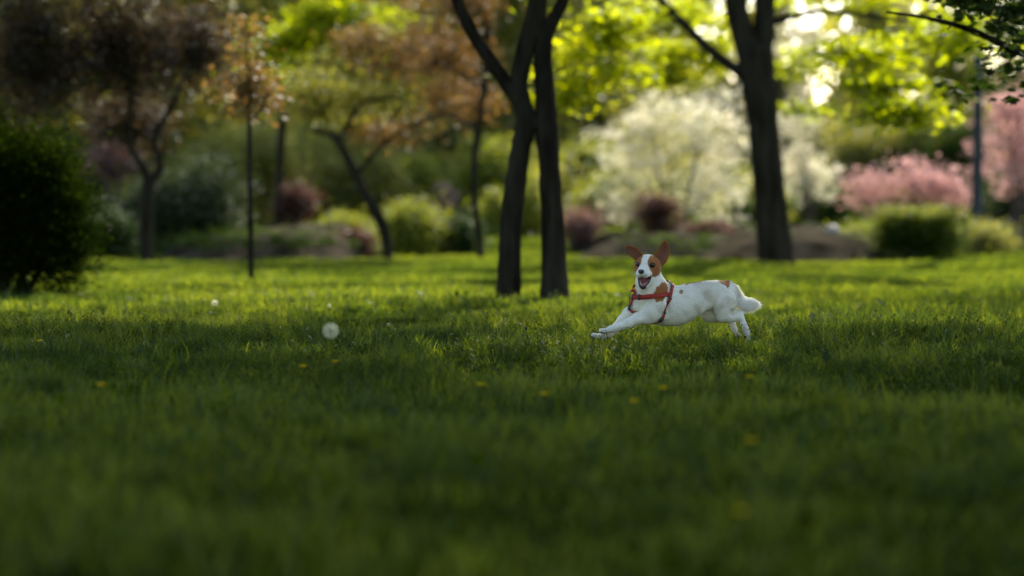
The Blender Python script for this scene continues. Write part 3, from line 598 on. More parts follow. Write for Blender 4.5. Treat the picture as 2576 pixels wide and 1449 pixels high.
def ell(c, r, B=np.eye(3), k=.01, cut=False):
    c = np.array(c, float); r = np.array(r, float); m = r.max()+k+.004
    s_, (X, Y, Z) = sub(c, c, m); P = [X-c[0], Y-c[1], Z-c[2]]
    q = [(P[0]*B[j][0]+P[1]*B[j][1]+P[2]*B[j][2]) for j in range(3)]
    n0 = np.sqrt(sum((q[j]/r[j])**2 for j in range(3))); n1 = np.sqrt(sum((q[j]/r[j]**2)**2 for j in range(3)))+1e-9
    d = (n0*(n0-1)/n1).astype(np.float32)
    SD[s_] = -smin(-SD[s_], d, k) if cut else smin(SD[s_], d, k)
def chain(pts, k=.012, flat=1.0):
    for p, q in zip(pts[:-1], pts[1:]): cone(L(*p[:3]), L(*q[:3]), p[3]/1000, q[3]/1000, k, flat)
# trunk
chain([(960, 870, W0(960), 60), (1080, 925, W0(1080), 75), (1200, 922, W0(1200), 75), (1320, 884, W0(1320), 71), (1420, 845, W0(1420), 65), (1520, 806, W0(1520), 57), (1640, 790, W0(1640), 55), (1760, 785, W0(1760), 55), (1850, 775, W0(1850), 43)], .02, .84)
chain([(960, 880, W0(960), 62), (800, 880, W0(820)-4, 44)], .02, .95)                                            # breast
chain([(1080, 830, W0(1080), 56), (985, 790, W0(985), 62), (915, 700, W0(920)+4, 54), (885, 600, W0(900)+2, 47), (880, 500, W0(900)-6, 42)], .03, .9)  # neck
chain([(1110, 770, W0(1120), 30), (1200, 752, W0(1230), 14)], .012)
# near fore leg
n = W0(900)+38
chain([(1085, 790, n-24, 26), (1000, 880, n-2, 42), (900, 985, n+4, 37), (850, 1030, n, 30)], .010)
chain([(1050, 1000, n-16, 26), (920, 1030, n-2, 28)], .012)
chain([(862, 1040, n, 30), (745, 1058, n+4, 23.5), (640, 1108, n+8, 19.5), (540, 1150, n+9, 16.5), (478, 1180, n+9, 15), (420, 1185, n+9, 15.5)], .01)
cone(L(870, 1060, n), L(868, 1092, n-3), .020, .006, .01)
def paw(u, v, w, du, dv, sz=1, spread=8):
    a = math.atan2(dv, du)
    for j in range(4):
        o = (j-1.5)*spread*1.0; ln = (30, 42, 42, 30)[j]*sz/PX*.9
        cu, cv = u+math.cos(a)*ln, v+math.sin(a)*ln+abs(j-1.5)*6
        cone(L(u, v, w+o*.7), L(cu-math.cos(a)*10, cv-math.sin(a)*10, w+o*1.15), .0095*sz, .0092*sz, .0022)
        TOES.append((cu, cv, w+o*1.15, a))
        cone(L(cu, cv, w+o*1.15), L(cu, cv, w+o*1.15), .0108*sz, .0108*sz, .003)
TOES = []
PAWS = [(395, 1192, n+9, -120, 14), (315, 1274, W0(560)-30, -110, -10)]
paw(418, 1190, n+9, -1, .12); paw(330, 1278, W0(560)-32, -1, -.12)
# far fore leg
f = W0(760)-34
chain([(880, 880, f+10, 36), (740, 940, f, 30), (640, 1010, f-2, 24), (560, 1090, f-4, 18), (500, 1160, f-6, 15), (440, 1235, f-8, 13.5), (390, 1265, W0(560)-32, 14), (330, 1275, W0(560)-32, 15)], .012)
# near hind leg
h = W0(1800)+24
chain([(1760, 790, h-8, 50), (1810, 880, h, 51), (1812, 960, h+4, 44), (1802, 1035, h+6, 29)], .009, .8)
chain([(1812, 1030, h+6, 28), (1890, 1048, h+4, 24), (1960, 1050, h+2, 18), (2002, 1034, h, 13)], .014)
chain([(2002, 1034, h, 13.5), (2018, 1070, h, 13.5), (2052, 1150, h, 12.5), (2080, 1220, h, 13.5), (2092, 1255, h, 15)], .008)
cone(L(1990, 1022, h), L(2020, 1016, h), .010, .010, .008)
paw(2088, 1245, h, .32, .95, .95, 7)
# far hind leg
g_ = W0(1720)-34
chain([(1740, 860, g_+8, 44), (1690, 960, g_, 40), (1645, 1015, g_, 34), (1690, 1035, g_, 30), (1790, 1050, g_, 25), (1870, 1070, g_, 18), (1900, 1085, g_, 14)], .015, .9)
chain([(1900, 1090, g_, 14), (1925, 1150, g_, 13.5), (1955, 1220, g_, 13.5)], .008)
paw(1950, 1210, g_, .55, .85, .9, 7)
# hollows of flank, behind the shoulder, between thigh and croup
ell(L(1615, 880, W0(1615)+58), (.020, .016, .048), np.eye(3), .018, True)
ell(L(1090, 960, W0(1090)+76), (.011, .013, .040), np.eye(3), .016, True)
ell(L(1905, 1000, W0(1905)+56), (.016, .014, .016), np.eye(3), .014, True)
ell(L(770, 945, W0(770)+46), (.007, .014, .030), np.eye(3), .014, True)
# tail
TL = [(1870, 700, 30), (1925, 725, 22), (1965, 790, 22), (1995, 850, 25), (2040, 895, 25), (2100, 915, 24), (2155, 908, 20), (2205, 903, 13), (2250, 908, 4)]
chain([(u, v, W0(u), r) for u, v, r in TL], .012, .75)
cone(L(1330, 1090, W0(1330)), L(1385, 1092, W0(1385)), .012, .004, .02)
# head: own frame, forward = toward the camera and left, tipped down
yaw, pit, rol = R(19), R(14), R(3)
Rv = np.array((math.cos(yaw), -math.sin(yaw), 0)); Fw = np.array((-math.sin(yaw)*math.cos(pit), -math.cos(yaw)*math.cos(pit), -math.sin(pit)))
Uv = np.cross(Rv, -Fw); Uv *= np.sign(Uv[2]); Rr = Rv*math.cos(rol)-Uv*math.sin(rol); Uu = Uv*math.cos(rol)+Rv*math.sin(rol)
HC = L(868, 398, W0(880)+18); HB = np.array((Rr, Fw, Uu))
def H(x, y, z): return HC+(Rr*x+Fw*y+Uu*z)/1000
ell(H(0, 0, 0), (.050, .050, .036), HB, .02)
ell(H(0, 22, 6), (.036, .030, .026), HB, .02)
for s in (-1, 1):
    ell(H(s*32, 6, -16), (.022, .032, .028), HB, .02)          # cheek
    cone(H(s*20, 30, 14), H(s*26, 34, 10), .011, .009, .012)   # brow
    cone(H(s*22, 34, -26), H(s*14, 84, -23), .0145, .0145, .012) # flews
    cone(H(s*30, 12, -30), H(s*25, 42, -52), .013, .010, .014)  # jaw side
    cone(H(s*24, 42, -53), H(s*10, 76, -73), .0095, .0095, .010)
cone(H(0, 28, -8), H(0, 60, -12), .026, .020, .014)             # bridge
cone(H(0, 60, -13), H(0, 94, -15), .019, .0155, .010)
cone(H(0, 74, -74), H(0, 83, -75), .0115, .0105, .008)           # chin
cone(H(0, 40, -64), H(0, 74, -79), .013, .009, .012)
cone(H(0, 0, -36), H(0, 40, -62), .028, .014, .02)               # throat floor
tilt = R(-32); ca, sa = math.cos(tilt), math.sin(tilt); MF = Fw*ca+Uu*sa; MU = Uu*ca-Fw*sa
ell(H(0, 60, -48), (.0255, .042, .0172), np.array((Rr, MF, MU)), .005, True)
for s in (-1, 1): ell(H(s*29.5, 42, 5.5), (.0112, .0115, .0088), HB, .004, True)   # sockets

# surface nets
def nets(S_):
    ins = S_ < 0; nx, ny, nz = S_.shape
    c = ins[:-1, :-1, :-1].astype(np.int8)
    for a, b_, d in ((1, 0, 0), (0, 1, 0), (0, 0, 1), (1, 1, 0), (1, 0, 1), (0, 1, 1), (1, 1, 1)):
        c = c+ins[a:nx-1+a, b_:ny-1+b_, d:nz-1+d]
    act = (c > 0) & (c < 8); I = np.argwhere(act); idx = np.full(act.shape, -1, np.int32); idx[act] = np.arange(len(I))
    cor = np.array([(i, j, k) for i in (0, 1) for j in (0, 1) for k in (0, 1)])
    val = np.stack([S_[I[:, 0]+o[0], I[:, 1]+o[1], I[:, 2]+o[2]] for o in cor], 1)
    acc = np.zeros((len(I), 3)); cnt = np.zeros(len(I))
    for p in range(8):
        for q in range(p+1, 8):
            if np.abs(cor[p]-cor[q]).sum() == 1:
                a, b_ = val[:, p], val[:, q]; m = (a < 0) != (b_ < 0); t_ = np.where(m, a/(a-b_+1e-12), 0)
                pos_ = cor[p]+(cor[q]-cor[p])*t_[:, None]; acc += pos_*m[:, None]; cnt += m
    V = lo+GH*(I+acc/cnt[:, None]); Q = []
    for ax in range(3):
        sl0 = [slice(1, None)]*3; sl0[ax] = slice(None, -1)
        A = ins[tuple(slice(0 if k != ax else 0, d-1 if k == ax else d) for k, d in enumerate(S_.shape))]
        Bv = ins[tuple(slice(1, None) if k == ax else slice(None) for k in range(3))]
        E = np.argwhere(A != Bv); u_, v_ = [k for k in range(3) if k != ax]
        E = E[(E[:, u_] > 0) & (E[:, v_] > 0) & (E[:, u_] < S_.shape[u_]-1) & (E[:, v_] < S_.shape[v_]-1)]
        def cell(du, dv): T = E.copy(); T[:, u_] -= du; T[:, v_] -= dv; return idx[T[:, 0], T[:, 1], T[:, 2]]
        q = np.stack([cell(0, 0), cell(1, 0), cell(1, 1), cell(0, 1)], 1)
        fl = A[E[:, 0], E[:, 1], E[:, 2]]; fl = fl if ax != 1 else ~fl
        q[fl] = q[fl][:, ::-1]; Q.append(q)
    return V, np.concatenate(Q)[:, ::-1]
BV, BQ = nets(SD)
def samp(P):
    g = (P-lo)/GH; i = np.clip(np.floor(g).astype(int), 0, dims-2); f_ = g-i; r = 0
    for a in (0, 1):
        for b_ in (0, 1):
            for c in (0, 1):
                wt = (f_[:, 0] if a else 1-f_[:, 0])*(f_[:, 1] if b_ else 1-f_[:, 1])*(f_[:, 2] if c else 1-f_[:, 2])
                r = r+wt*SD[i[:, 0]+a, i[:, 1]+b_, i[:, 2]+c]
    return r
def grad(P):
    e = .004; g = np.stack([samp(P+np.eye(3)[k]*e)-samp(P-np.eye(3)[k]*e) for k in range(3)], 1); return g/(np.linalg.norm(g, axis=1)[:, None]+1e-9)
# coat pattern in the dog's own space
def inpoly(u, v, poly, soft=0):
    r = np.zeros(len(u), bool); n_ = len(poly)
    for i in range(n_):
        x1, y1 = poly[i]; x2, y2 = poly[(i+1) % n_]
        c = ((y1 > v) != (y2 > v)) & (u < (x2-x1)*(v-y1)/(y2-y1+1e-9)+x1); r ^= c
    return r
WHT = np.array((.90, .85, .71)); BRN = np.array((.34, .125, .030)); DRK = np.array((.012, .010, .010)); GRY = np.array((.34, .30, .26)); INN = np.array((.20, .045, .05))
def coat(P, N):
    u = P[:, 0]*1000/PX+1200; v = -P[:, 2]*1000/PX+1000; w_ = -P[:, 1]*1000
    jit = 10*(vn(P[:, 0]*260+9, P[:, 2]*260+P[:, 1]*130)-.5); u2 = u+jit*1.6; v2 = v+jit
    c = np.tile(WHT, (len(P), 1)); sl_ = np.where(v > 1000, .8, .25); fz = vn(P[:, 0]*45+sl_*0, P[:, 2]*330+P[:, 1]*150+P[:, 0]*90); fl = vn(P[:, 0]*22+3, P[:, 2]*28+P[:, 1]*20)
    c *= (.84+.15*fz)[:, None]*(1-.22*sst(.55, .95, fl)[:, None]*np.array((.8, 1, 1.3)))
    mid = w_ - (1200-u)*PX*.38
    br = inpoly(u2, v2, [(935, 745), (965, 680), (1040, 625), (1075, 620), (1110, 690), (1095, 760), (1040, 850), (960, 855), (935, 800)]) & (mid > 0)
    br |= inpoly(u2, v2, [(1335, 668), (1360, 655), (1460, 640), (1530, 628), (1540, 600), (1330, 600)]) & (np.abs(mid) < 40)
    br |= inpoly(u2, v2, [(1725, 600), (1760, 640), (1830, 675), (1850, 712), (1872, 690), (1885, 640), (1900, 590)]) & (np.abs(mid) < 50)
    br |= inpoly(u2*1.0+jit*.6, v2, [(1248, 735), (1262, 716), (1292, 720), (1294, 745), (1272, 768), (1252, 768)]) & (mid > 0)
    q = (P-HC)@HB.T*1000; hx, hy, hz = q[:, 0], q[:, 1], q[:, 2]; j2 = jit*.35
    head = (hz > -64) & (hy > -62) & (np.linalg.norm(q/np.array((75, 140, 60)), axis=1) < 1)
    bw = 9.5+np.clip(hy-48, 0, 60)*.75+np.clip(hz-12, 0, 30)*.25+np.clip(-hz-2, 0, 50)*.15+j2          # half width of the white blaze
    mask = head & (np.abs(hx) > bw) & (hy < 62-.35*np.abs(hz+10)) & (hz > -38-.25*(hy)) & (v < 560+jit)
    c[br | mask] = BRN
    # dark lip line, mouth lining, muzzle shading of thin hair
    mc = (P-H(0, 60, -48))@np.array((Rr, MF, MU)).T*1000
    e = np.sqrt((mc[:, 0]/25.5)**2+(mc[:, 1]/42)**2+(mc[:, 2]/17.2)**2)
    c[(e < 1.13)] = DRK
    c[(e < 1.03)] = INN
    ch = (np.linalg.norm((P-H(0, 85, -74))*1000, axis=1) < 15) & (mc[:, 2] > -24); c[ch] = DRK*2
    for s in (-1, 1):
        d = np.linalg.norm(((P-H(s*29.5, 42, 5.5))@HB.T)*1000/np.array((13.2, 14, 10.8)), axis=1); c[d < 1] = DRK*1.5
    # greyish thin hair on lower legs and paws
    lg = sst(1120, 1300, v)*(~head); c = c*(1-lg[:, None]*.5)+GRY*lg[:, None]*.5*(.7+.6*fl[:, None])
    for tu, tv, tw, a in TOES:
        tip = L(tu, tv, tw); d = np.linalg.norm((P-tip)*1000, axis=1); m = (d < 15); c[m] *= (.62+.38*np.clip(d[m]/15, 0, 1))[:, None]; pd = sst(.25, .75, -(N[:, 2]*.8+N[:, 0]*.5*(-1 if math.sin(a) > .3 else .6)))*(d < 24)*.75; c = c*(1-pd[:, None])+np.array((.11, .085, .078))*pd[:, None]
    return c
BN = grad(BV); BC = coat(BV, BN)
# ears as cupped shells joined into the same skin
def ear(outline, depth0, cup, axis, thick=2.0, n1=44, n2=36, back=0):
    """outline: left edge pts and right edge pts from base to tip (u,v); shell bulges away."""
    Lp, Rp = [np.array(o, float) for o in outline]
    def res(P, n_):
        d = np.concatenate(([0], np.cumsum(np.linalg.norm(np.diff(P, axis=0), axis=1)))); d /= d[-1]; t_ = np.linspace(0, 1, n_)
        return np.stack([np.interp(t_, d, P[:, 0]), np.interp(t_, d, P[:, 1])], 1)
    a, b_ = res(Lp, n1), res(Rp, n1); s_ = np.linspace(0, 1, n2)
    uv = a[:, None]*(1-s_)[None, :, None]+b_[:, None]*s_[None, :, None]
    wdt = np.linalg.norm(a-b_, axis=1)*PX; t_ = np.linspace(0, 1, n1)
    front = depth0-(cup*wdt[:, None])*np.sin(math.pi*s_)[None]-back*t_[:, None]+axis*(s_-.5)[None]*wdt[:, None]
    P = np.stack([(uv[..., 0]-1200)*PX, -front, -(uv[..., 1]-1000)*PX], -1)/1000
    Nn = np.cross(np.gradient(P, axis=0), np.gradient(P, axis=1)); Nn /= np.linalg.norm(Nn, axis=2)[..., None]+1e-9
    if Nn[..., 1].mean() > 0: Nn = -Nn                      # toward camera = inner side
    edge = np.minimum(np.sin(math.pi*s_)[None], 1)*np.sqrt(np.clip(1-t_, 0, 1))[:, None]
    th = (thick*np.clip(edge*3, .15, 1))[..., None]/1000
    Fr, Bk = P+Nn*th/2, P-Nn*th/2; m = n1*n2; V = np.concatenate([Fr.reshape(-1, 3), Bk.reshape(-1, 3)])
    i = np.arange((n1-1)*(n2-1)); q = (i//(n2-1))*n2+i % (n2-1); q = np.stack([q, q+1, q+1+n2, q+n2], 1)
    rim = np.concatenate([np.arange(n1)*n2, (n1-1)*n2+np.arange(1, n2), (np.arange(n1)*n2+n2-1)[::-1][1:]])
    r0, r1 = rim[:-1], rim[1:]; Q = np.concatenate([q, q[:, ::-1]+m, np.stack([r0, r1, r1+m, r0+m], 1)])
    mixi = (np.sin(math.pi*s_)[None]**1.3*(np.sin(math.pi*np.clip(t_*.9+.1, 0, 1))**.6)[:, None]).reshape(-1, 1)
    mm = (mixi[:, 0]*.8+.25*(vn(uv[..., 0].ravel()*.03, uv[..., 1].ravel()*.03)-.5)).clip(0, 1)[:, None]; cin = BRN*(1-mm)+np.array((.27, .13, .11))*mm
    return V, Q, np.concatenate([cin, np.tile(BRN*1.1, (m, 1))])
w_e = -(HC[1])*1000
e1 = ear(([(945, 330), (938, 292), (985, 245), (1010, 195), (1040, 150), (1068, 128)], [(1000, 455), (1040, 432), (1085, 390), (1112, 340), (1127, 250), (1112, 180), (1086, 127)]), w_e+14, .30, -.15, back=4)
e2 = ear(([(725, 385), (708, 355), (655, 305), (628, 268), (606, 215), (600, 197)], [(815, 330), (800, 292), (770, 255), (735, 222), (690, 197), (640, 190), (608, 189)]), w_e+18, .26, .15, back=2)
VV = [BV]; QQ = [BQ]; CC = [BC]; off = len(BV)
for V, Q, c in (e1, e2): VV.append(V); QQ.append(Q+off); CC.append(c); off += len(V)
def furmat(name, trans=.12):
    m, t, out = nt(name); p = t.nodes.new('ShaderNodeBsdfPrincipled'); a = t.nodes.new('ShaderNodeAttribute'); a.attribute_name = 'Col'
    p.inputs['Roughness'].default_value = .75; p.inputs['Specular IOR Level'].default_value = .2; p.inputs['Sheen Weight'].default_value = .15
    t.links.new(a.outputs['Color'], p.inputs['Base Color']); tr = t.nodes.new('ShaderNodeBsdfTranslucent'); t.links.new(a.outputs['Color'], tr.inputs[0])
    tc = t.nodes.new('ShaderNodeTexCoord'); nz = t.nodes.new('ShaderNodeTexNoise'); nz.inputs['Scale'].default_value = 260; b_ = t.nodes.new('ShaderNodeBump'); b_.inputs['Strength'].default_value = .35; b_.inputs['Distance'].default_value = .002
    t.links.new(tc.outputs['Object'], nz.inputs['Vector']); t.links.new(nz.outputs[0], b_.inputs['Height']); t.links.new(b_.outputs[0], p.inputs['Normal'])
    ms = t.nodes.new('ShaderNodeMixShader'); ms.inputs[0].default_value = trans
    t.links.new(p.outputs[0], ms.inputs[1]); t.links.new(tr.outputs[0], ms.inputs[2]); t.links.new(ms.outputs[0], out.inputs[0]); return m
M['skin'] = furmat('dog coat', .15); M['hair'] = furmat('dog hair', .45)
M['black'] = solid('wet black', (.01, .009, .009), (.018, .016, .016), 60, .3, .2, .6)
M['eye'] = solid('dark eye', (.008, .006, .005), (.02, .010, .006), 30, .12, 0, .5)
M['tongue'] = solid('tongue', (.20, .055, .065), (.30, .09, .10), 60, .35, .2, .6)
M['tooth'] = solid('teeth', (.50, .44, .33), (.6, .55, .44), 20, .3)
M['web'] = solid('red webbing', (.22, .018, .008), (.34, .032, .014), 40, .75, .3, .3)
M['buckle'] = solid('dark plastic', (.015, .02, .02), (.03, .038, .038), 20, .4)
M['steel'] = solid('steel', (.5, .5, .52), (.62, .62, .64), 20, .25, 0, .5, 1)
M['claw'] = solid('claws', (.30, .20, .15), (.5, .4, .33), 30, .4)
gz = float(G(DC[0], DC[1])); DB = (DC[0], DC[1], gz); OFF = np.array((0, 0, DC[2]-gz))
dog = empty('dog', DB, 'white and brown terrier in a red harness leaping left over the grass, mouth open', 'dog')
def part(name, V, Q, m, parent=None, **k): return mesh_obj(name, np.asarray(V)+OFF, Q, M[m], parent or dog, **k)
part('body', np.concatenate(VV), np.concatenate(QQ), 'skin', smooth=True, col=np.concatenate(CC))
# short coat
def coathair(n_):
    tri = np.concatenate([BQ[:, [0, 1, 2]], BQ[:, [0, 2, 3]]]); a, b_, c = BV[tri[:, 0]], BV[tri[:, 1]], BV[tri[:, 2]]
    ar = np.linalg.norm(np.cross(b_-a, c-a), axis=1); k = rng.choice(len(tri), n_, p=ar/ar.sum()); r1 = np.sqrt(rng.random(n_))[:, None]; r2 = rng.random(n_)[:, None]
    P = a[k]*(1-r1)+b_[k]*r1*(1-r2)+c[k]*r1*r2; N = grad(P); col = coat(P, N)
    u = P[:, 0]*1000/PX+1200; v = -P[:, 2]*1000/PX+1000
    keep = col.sum(1) > .16; q = (P-HC)@HB.T*1000; keep &= ~((q[:, 1] > 35) & (rng.random(n_) < .5))
    P, N, col, u, v, q = [z_[keep] for z_ in (P, N, col, u, v, q)]; n_ = len(P)
    flow = np.tile(np.array((1.0, 0, -.35)), (n_, 1)); flow += N*0
    legs = (v > 1000); flow[legs & (u < 950)] = (-.8, 0, -.6); flow[legs & (u > 1850)] = (.4, 0, -1)
    hd = np.linalg.norm(q, axis=1) < 110; hd &= v < 640; flow[hd] = -Fw*.8+np.array((0, 0, -.2)); 
    nk = (~hd) & (v < 860) & (u < 1100); flow[nk] = (.25, 0, -1)
    flow += rng.normal(size=(n_, 3))*.22; T = flow-N*(flow*N).sum(1)[:, None]; T /= np.linalg.norm(T, axis=1)[:, None]+1e-9
    ln = np.full(n_, .0075); ln[hd] = .0035; ln[(v > 1000) & ((u < 900) | (u > 1900))] = .0032; tl = u > 1960; tl &= v < 1000; ln[tl] = .014+.010*(N[tl, 2] < -.2)
    lift = np.where(tl, .36, .11); bel = (N[:, 2] < -.5) & (v < 1180) & (u > 900) & (u < 1960); ln[bel] = .006; lift = np.where(bel, .3, lift)
    ln = (ln*rng.uniform(.6, 1.3, n_))[:, None]; D_ = T+N*(lift*rng.uniform(.5, 1.4, n_))[:, None]
    s_ = np.cross(T, N)*(np.where(tl, .0007, .0005))[:, None]
    Vh = np.stack([P-s_-N*.0006, P+s_-N*.0006, P+D_*ln], 1).reshape(-1, 3)
    cc = np.repeat(np.clip(col*(rng.uniform(.5, 1.2, n_)*np.where(tl, 1.5, 1))[:, None], 0, .9), 3, axis=0)  # tail hair colour lightened to make up for its self-shadow
    return Vh, np.arange(n_)[:, None]*3+np.arange(3), cc
V, Q, c = coathair(90000)
def earhair(V, Qe, cc, n_, tipdir):
    m_ = (Qe.max(1) < len(V)//2) | (Qe.min(1) >= len(V)//2) | True; tr_ = Qe[m_]; k = rng.integers(0, len(tr_), n_); r1, r2 = rng.random((n_, 1)), rng.random((n_, 1))
    a, b_, c_, d_ = [V[tr_[k, j]] for j in range(4)]; P = (a*(1-r1)+b_*r1)*(1-r2)+(d_*(1-r1)+c_*r1)*r2; N = np.cross(b_-a, d_-a); N /= np.linalg.norm(N, axis=1)[:, None]+1e-12
    D_ = np.array(tipdir)+rng.normal(size=(n_, 3))*.45+N*.35; D_ /= np.linalg.norm(D_, axis=1)[:, None]; s_ = np.cross(D_, N); s_ /= np.linalg.norm(s_, axis=1)[:, None]+1e-9; s_ *= .0004
    ln = rng.uniform(.002, .0042, n_)[:, None]; cl = cc[tr_[k, 0]]*rng.uniform(.75, 1.25, (n_, 1))
    return np.stack([P-s_, P+s_, P+D_*ln], 1).reshape(-1, 3), np.arange(n_)[:, None]*3+np.arange(3), np.repeat(cl, 3, axis=0)
for (Ve, Qe, ce), td in ((e1, (.25, 0, 1)), (e2, (-.6, 0, .7))):
    v2, q2, c2 = earhair(Ve, Qe, ce, 7000, td); Q = np.concatenate([Q, q2+len(V)]); V = np.concatenate([V, v2]); c = np.concatenate([c, c2])
part('fur', V, Q, 'hair', col=c)
def ellmesh(c, r, B=np.eye(3), n1=18, n2=12, f=None):
    th = np.linspace(.001, math.pi-.001, n2); V = []
    for t_ in th:
        for a in np.arange(n1)/n1*2*math.pi: V.append((math.sin(t_)*math.cos(a), math.sin(t_)*math.sin(a), math.cos(t_)))
    V = np.array(V); V = f(V) if f else V; V = V*np.array(r); V = V@np.array(B)+np.array(c)
    i = np.arange((n2-1)*n1); r0 = i//n1; c0 = i % n1; c1 = (c0+1) % n1
    return V, np.stack([r0*n1+c0, r0*n1+c1, (r0+1)*n1+c1, (r0+1)*n1+c0], 1)
for s in (-1, 1):
    V, Q = ellmesh(H(s*28.2, 37.8, 5.5), (.0106,)*3, np.eye(3), 24, 16); part('eye', V, Q, 'eye', smooth=True)
def nz_(V):
    V = V.copy(); V[:, 0] *= 1+.25*np.clip(V[:, 2], -1, 1); 
    for s in (-1, 1):
        d = np.sqrt((V[:, 0]-s*.5)**2+(V[:, 2]+.05)**2); V[:, 1] -= .45*np.exp(-(d/.25)**2)*(V[:, 1] > 0)
    return V
V, Q = ellmesh(H(0, 103, -8), (.0125, .010, .0105), HB, 32, 24, nz_); part('nose', V, Q, 'black', smooth=True)
def tg(V):
    V = V.copy(); V[:, 2] += .25*V[:, 1]**2; V[:, 2] -= .35*np.exp(-(V[:, 0]/.25)**2)*(V[:, 2] > 0); V[:, 0] *= .85+.15*V[:, 1]; return V
V, Q = ellmesh(H(0, 57, -59), (.0165, .033, .0055), np.array((Rr, MF, MU)), 28, 18, tg); part('tongue', V, Q, 'tongue', smooth=True)
def tooth(p, d, r, ln):
    d = d/np.linalg.norm(d); s = np.cross(d, (.1, 1, .2)); s /= np.linalg.norm(s); t_ = np.cross(d, s); V = [p+(s*math.cos(a)+t_*math.sin(a))*r for a in np.arange(6)*1.047]+[p+d*ln]
    return np.array(V), np.array([(i, (i+1) % 6, 6) for i in range(6)])
VT, QT, off = [], [], 0
for s in (-1, 1):
    for (x, y, z, dz, r, l) in [(12, 86, -31, -1, .0028, .011)]+[(15+k*1.6, 78-k*8, -33-k*.6, -1, .0028, .0035) for k in range(5)]+[(9, 80, -67, 1, .0024, .008)]+[(13+k*2.2, 72-k*7, -65+k*4, 1, .0026, .0035) for k in range(5)]+[(3, 92, -30, -1, .0018, .004), (6.5, 90, -30, -1, .0018, .004), (2.5, 85, -69, 1, .0016, .004), (5.5, 84, -69, 1, .0016, .004)]:
        V, Q = tooth(H(s*x, y, z), Uu*dz, r, l); VT.append(V); QT.append(Q+off); off += len(V)
part('teeth', np.concatenate(VT), np.concatenate(QT), 'tooth')
for tu, tv, tw, a in TOES:
    V, Q = tooth(L(tu+math.cos(a)*20, tv+math.sin(a)*20, tw), np.array((math.cos(a), -.15, -math.sin(a)-.35)), .0024, .008); part('claw', V, Q, 'claw')
for s in (-1, 1):
    for k in range(7):
        p = H(s*16, 84-k*2, -18-k); e = p+(Rr*s*.034+Fw*.012+Uu*(-.004-.003*k+.006*rng.random())); V, Q = tube([[(*p, .0004), (*(p*.5+e*.5+Uu*.003), .0003), (*e, .0001)]], 4, 0)
        part('whisker', V, Q, 'tooth')
# harness
def ribbon(pts, width, snap=True, off=.003, th=.0022, nrm=None):
    P = np.array([L(*p) for p in pts]); n_ = (len(P)-1)*10+1; t_ = np.linspace(0, len(P)-1, n_); k = np.minimum(t_.astype(int), len(P)-2); f_ = (t_-k)[:, None]
    Pm = np.vstack([2*P[0]-P[1], P, 2*P[-1]-P[-2]]); p0, p1, p2, p3 = Pm[k], Pm[k+1], Pm[k+2], Pm[k+3]
    X = .5*((2*p1)+(-p0+p2)*f_+(2*p0-5*p1+4*p2-p3)*f_**2+(-p0+3*p1-3*p2+p3)*f_**3)
    N = grad(X)
    if snap:
        for _ in range(10): N = grad(X); X = X+N*np.clip(off-samp(X), -.006, .006)[:, None]*.8
        for _ in range(6): X[1:-1] = X[1:-1]*.5+(X[:-2]+X[2:])*.25; N[1:-1] = N[1:-1]*.5+(N[:-2]+N[2:])*.25
        X = X+N*np.maximum(off-samp(X), 0)[:, None]
    if not snap:
        X = X+N*np.maximum(off-samp(X), 0)[:, None]
        for _ in range(60): N[1:-1] = N[1:-1]*.5+(N[:-2]+N[2:])*.25
        N /= np.linalg.norm(N, axis=1)[:, None]
    if nrm is not None: N = np.tile(np.array(nrm, float), (n_, 1)) if np.ndim(nrm) == 1 else nrm
    T = np.gradient(X, axis=0); T /= np.linalg.norm(T, axis=1)[:, None]+1e-9; Bt = np.cross(T, N); Bt /= np.linalg.norm(Bt, axis=1)[:, None]+1e-9; N = np.cross(Bt, T)
    w2 = width/2000; A = [X-Bt*w2+N*0, X+Bt*w2, X+Bt*w2+N*th, X-Bt*w2+N*th]; V = np.stack(A, 1).reshape(-1, 3); i = np.arange(n_-1)[:, None]*4; Q = []
    for j in range(4): Q.append(np.concatenate([i+j, i+(j+1) % 4, i+4+(j+1) % 4, i+4+j], 1))
    e = [[0, 3, 2, 1], [(n_-1)*4+j for j in range(4)]]
    return V, np.concatenate(Q+[np.array(e)]), X, N, T
cw = W0(800)
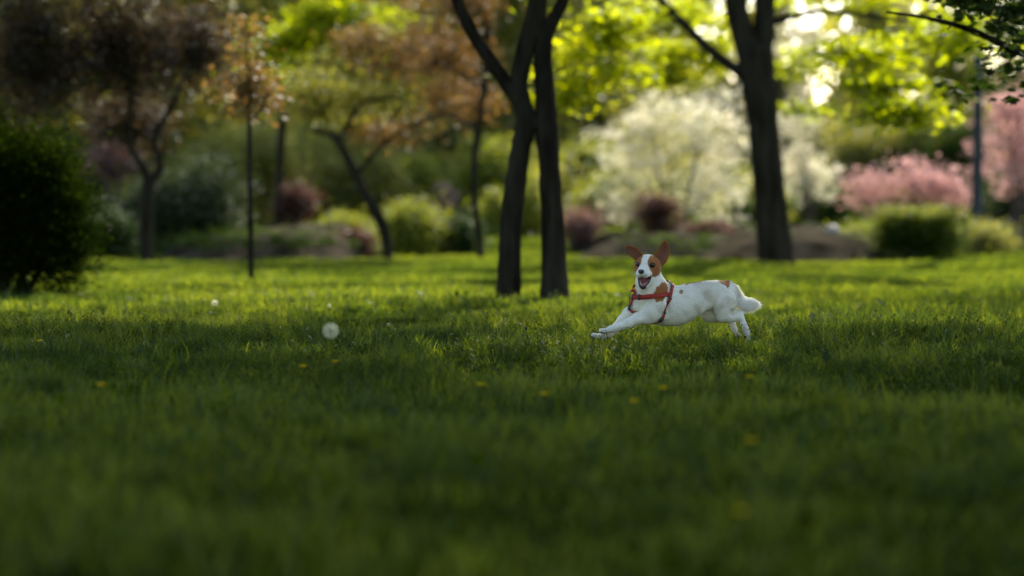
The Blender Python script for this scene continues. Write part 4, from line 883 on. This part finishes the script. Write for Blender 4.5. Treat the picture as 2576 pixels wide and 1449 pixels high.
STR = {'chest_strap': ([(668, 800, cw+16), (735, 800, cw+44), (830, 796, cw+58), (930, 786, cw+62), (1020, 777, cw+58), (1102, 778, W0(1100)+62)], 19.5, False, .004),
       'shoulder_strap': ([(1105, 800, W0(1100)+56), (1125, 745, W0(1120)+52), (1150, 690, W0(1150)+42), (1168, 655, W0(1168)+24), (1178, 640, W0(1170)+6)], 15, True, .004),
       'girth_strap': ([(1108, 795, W0(1100)+60), (1095, 860, W0(1095)+66), (1070, 930, W0(1070)+68), (1040, 1000, W0(1040)+62), (1000, 1045, W0(1000)+52), (930, 1068, W0(940)+36), (870, 1075, W0(880)+20)], 13, True, .004),
       'neck_strap': ([(1165, 640, W0(1165)+8), (1120, 640, W0(1120)+10), (1075, 632, W0(1075)-6), (1000, 640, W0(1000)-50), (900, 650, W0(900)-62), (800, 650, W0(820)-50), (715, 668, cw-26), (690, 715, cw-14)], 14, False, .004),
       'far_loop': ([(715, 770, cw+14), (714, 735, cw+8), (690, 722, cw-2), (664, 740, cw-12), (653, 790, cw-12), (656, 850, cw-6), (668, 900, cw)], 13, False, .004),
       'far_girth_strap': ([(694, 810, cw+14), (672, 860, cw+12), (650, 910, cw+8), (655, 950, cw+10), (690, 985, cw+18), (730, 1000, cw+24)], 11, False, .004)}
har = None
hv, hq, off = [], [], 0; XS = {}
for k_, (pts, wd, sn, of) in STR.items():
    V, Q, X, N, T = ribbon(pts, wd, sn, of); XS[k_] = (X, N, T, wd); hv.append(V); hq.append(Q+off); off += len(V)
har = part('harness', np.concatenate(hv), np.concatenate(hq), 'web')
def buckle(k_, frac, ln=8, extra=4, th=.0042):
    X, N, T, wd = XS[k_]; i = int(frac*(len(X)-1)); x, n_, t_ = X[i], N[i], T[i]; b_ = np.cross(t_, n_); h_ = ln/2000; w2 = (wd+extra)/2000
    V = [];
    for dz in (-.0012, th):
        for a, c in ((-1, -1), (1, -1), (1, 1), (-1, 1)): V.append(x+t_*h_*a+b_*w2*c+n_*dz)
    V = np.array(V); Q = np.array([(3, 2, 1, 0), (4, 5, 6, 7), (0, 1, 5, 4), (1, 2, 6, 5), (2, 3, 7, 6), (3, 0, 4, 7)])
    mesh_obj('buckle', V+OFF, Q, M['buckle'], har)
for a in (('chest_strap', .06, 7), ('chest_strap', .27, 8), ('girth_strap', .47, 8), ('girth_strap', .68, 20), ('far_loop', .93, 7), ('far_girth_strap', .5, 22), ('girth_strap', .06, 9)): buckle(*a)
def ring(c, r, n_, rr=.0016):
    n_ = np.array(n_, float); n_ /= np.linalg.norm(n_); s = np.cross(n_, (0, 0, 1)); s /= np.linalg.norm(s); t_ = np.cross(n_, s); pts = [(*(c+(s*math.cos(a)*r*.75+t_*math.sin(a)*r)), rr) for a in np.linspace(0, 6.283, 13)]
    V, q = tube([pts], 8, 0); mesh_obj('ring', V+OFF, q, M['steel'], har, smooth=True)
ring(L(1168, 678, W0(1168)+40), .011, (.4, -1, .1)); ring(L(1140, 635, W0(1140)+14), .008, (.7, -.7, 0))
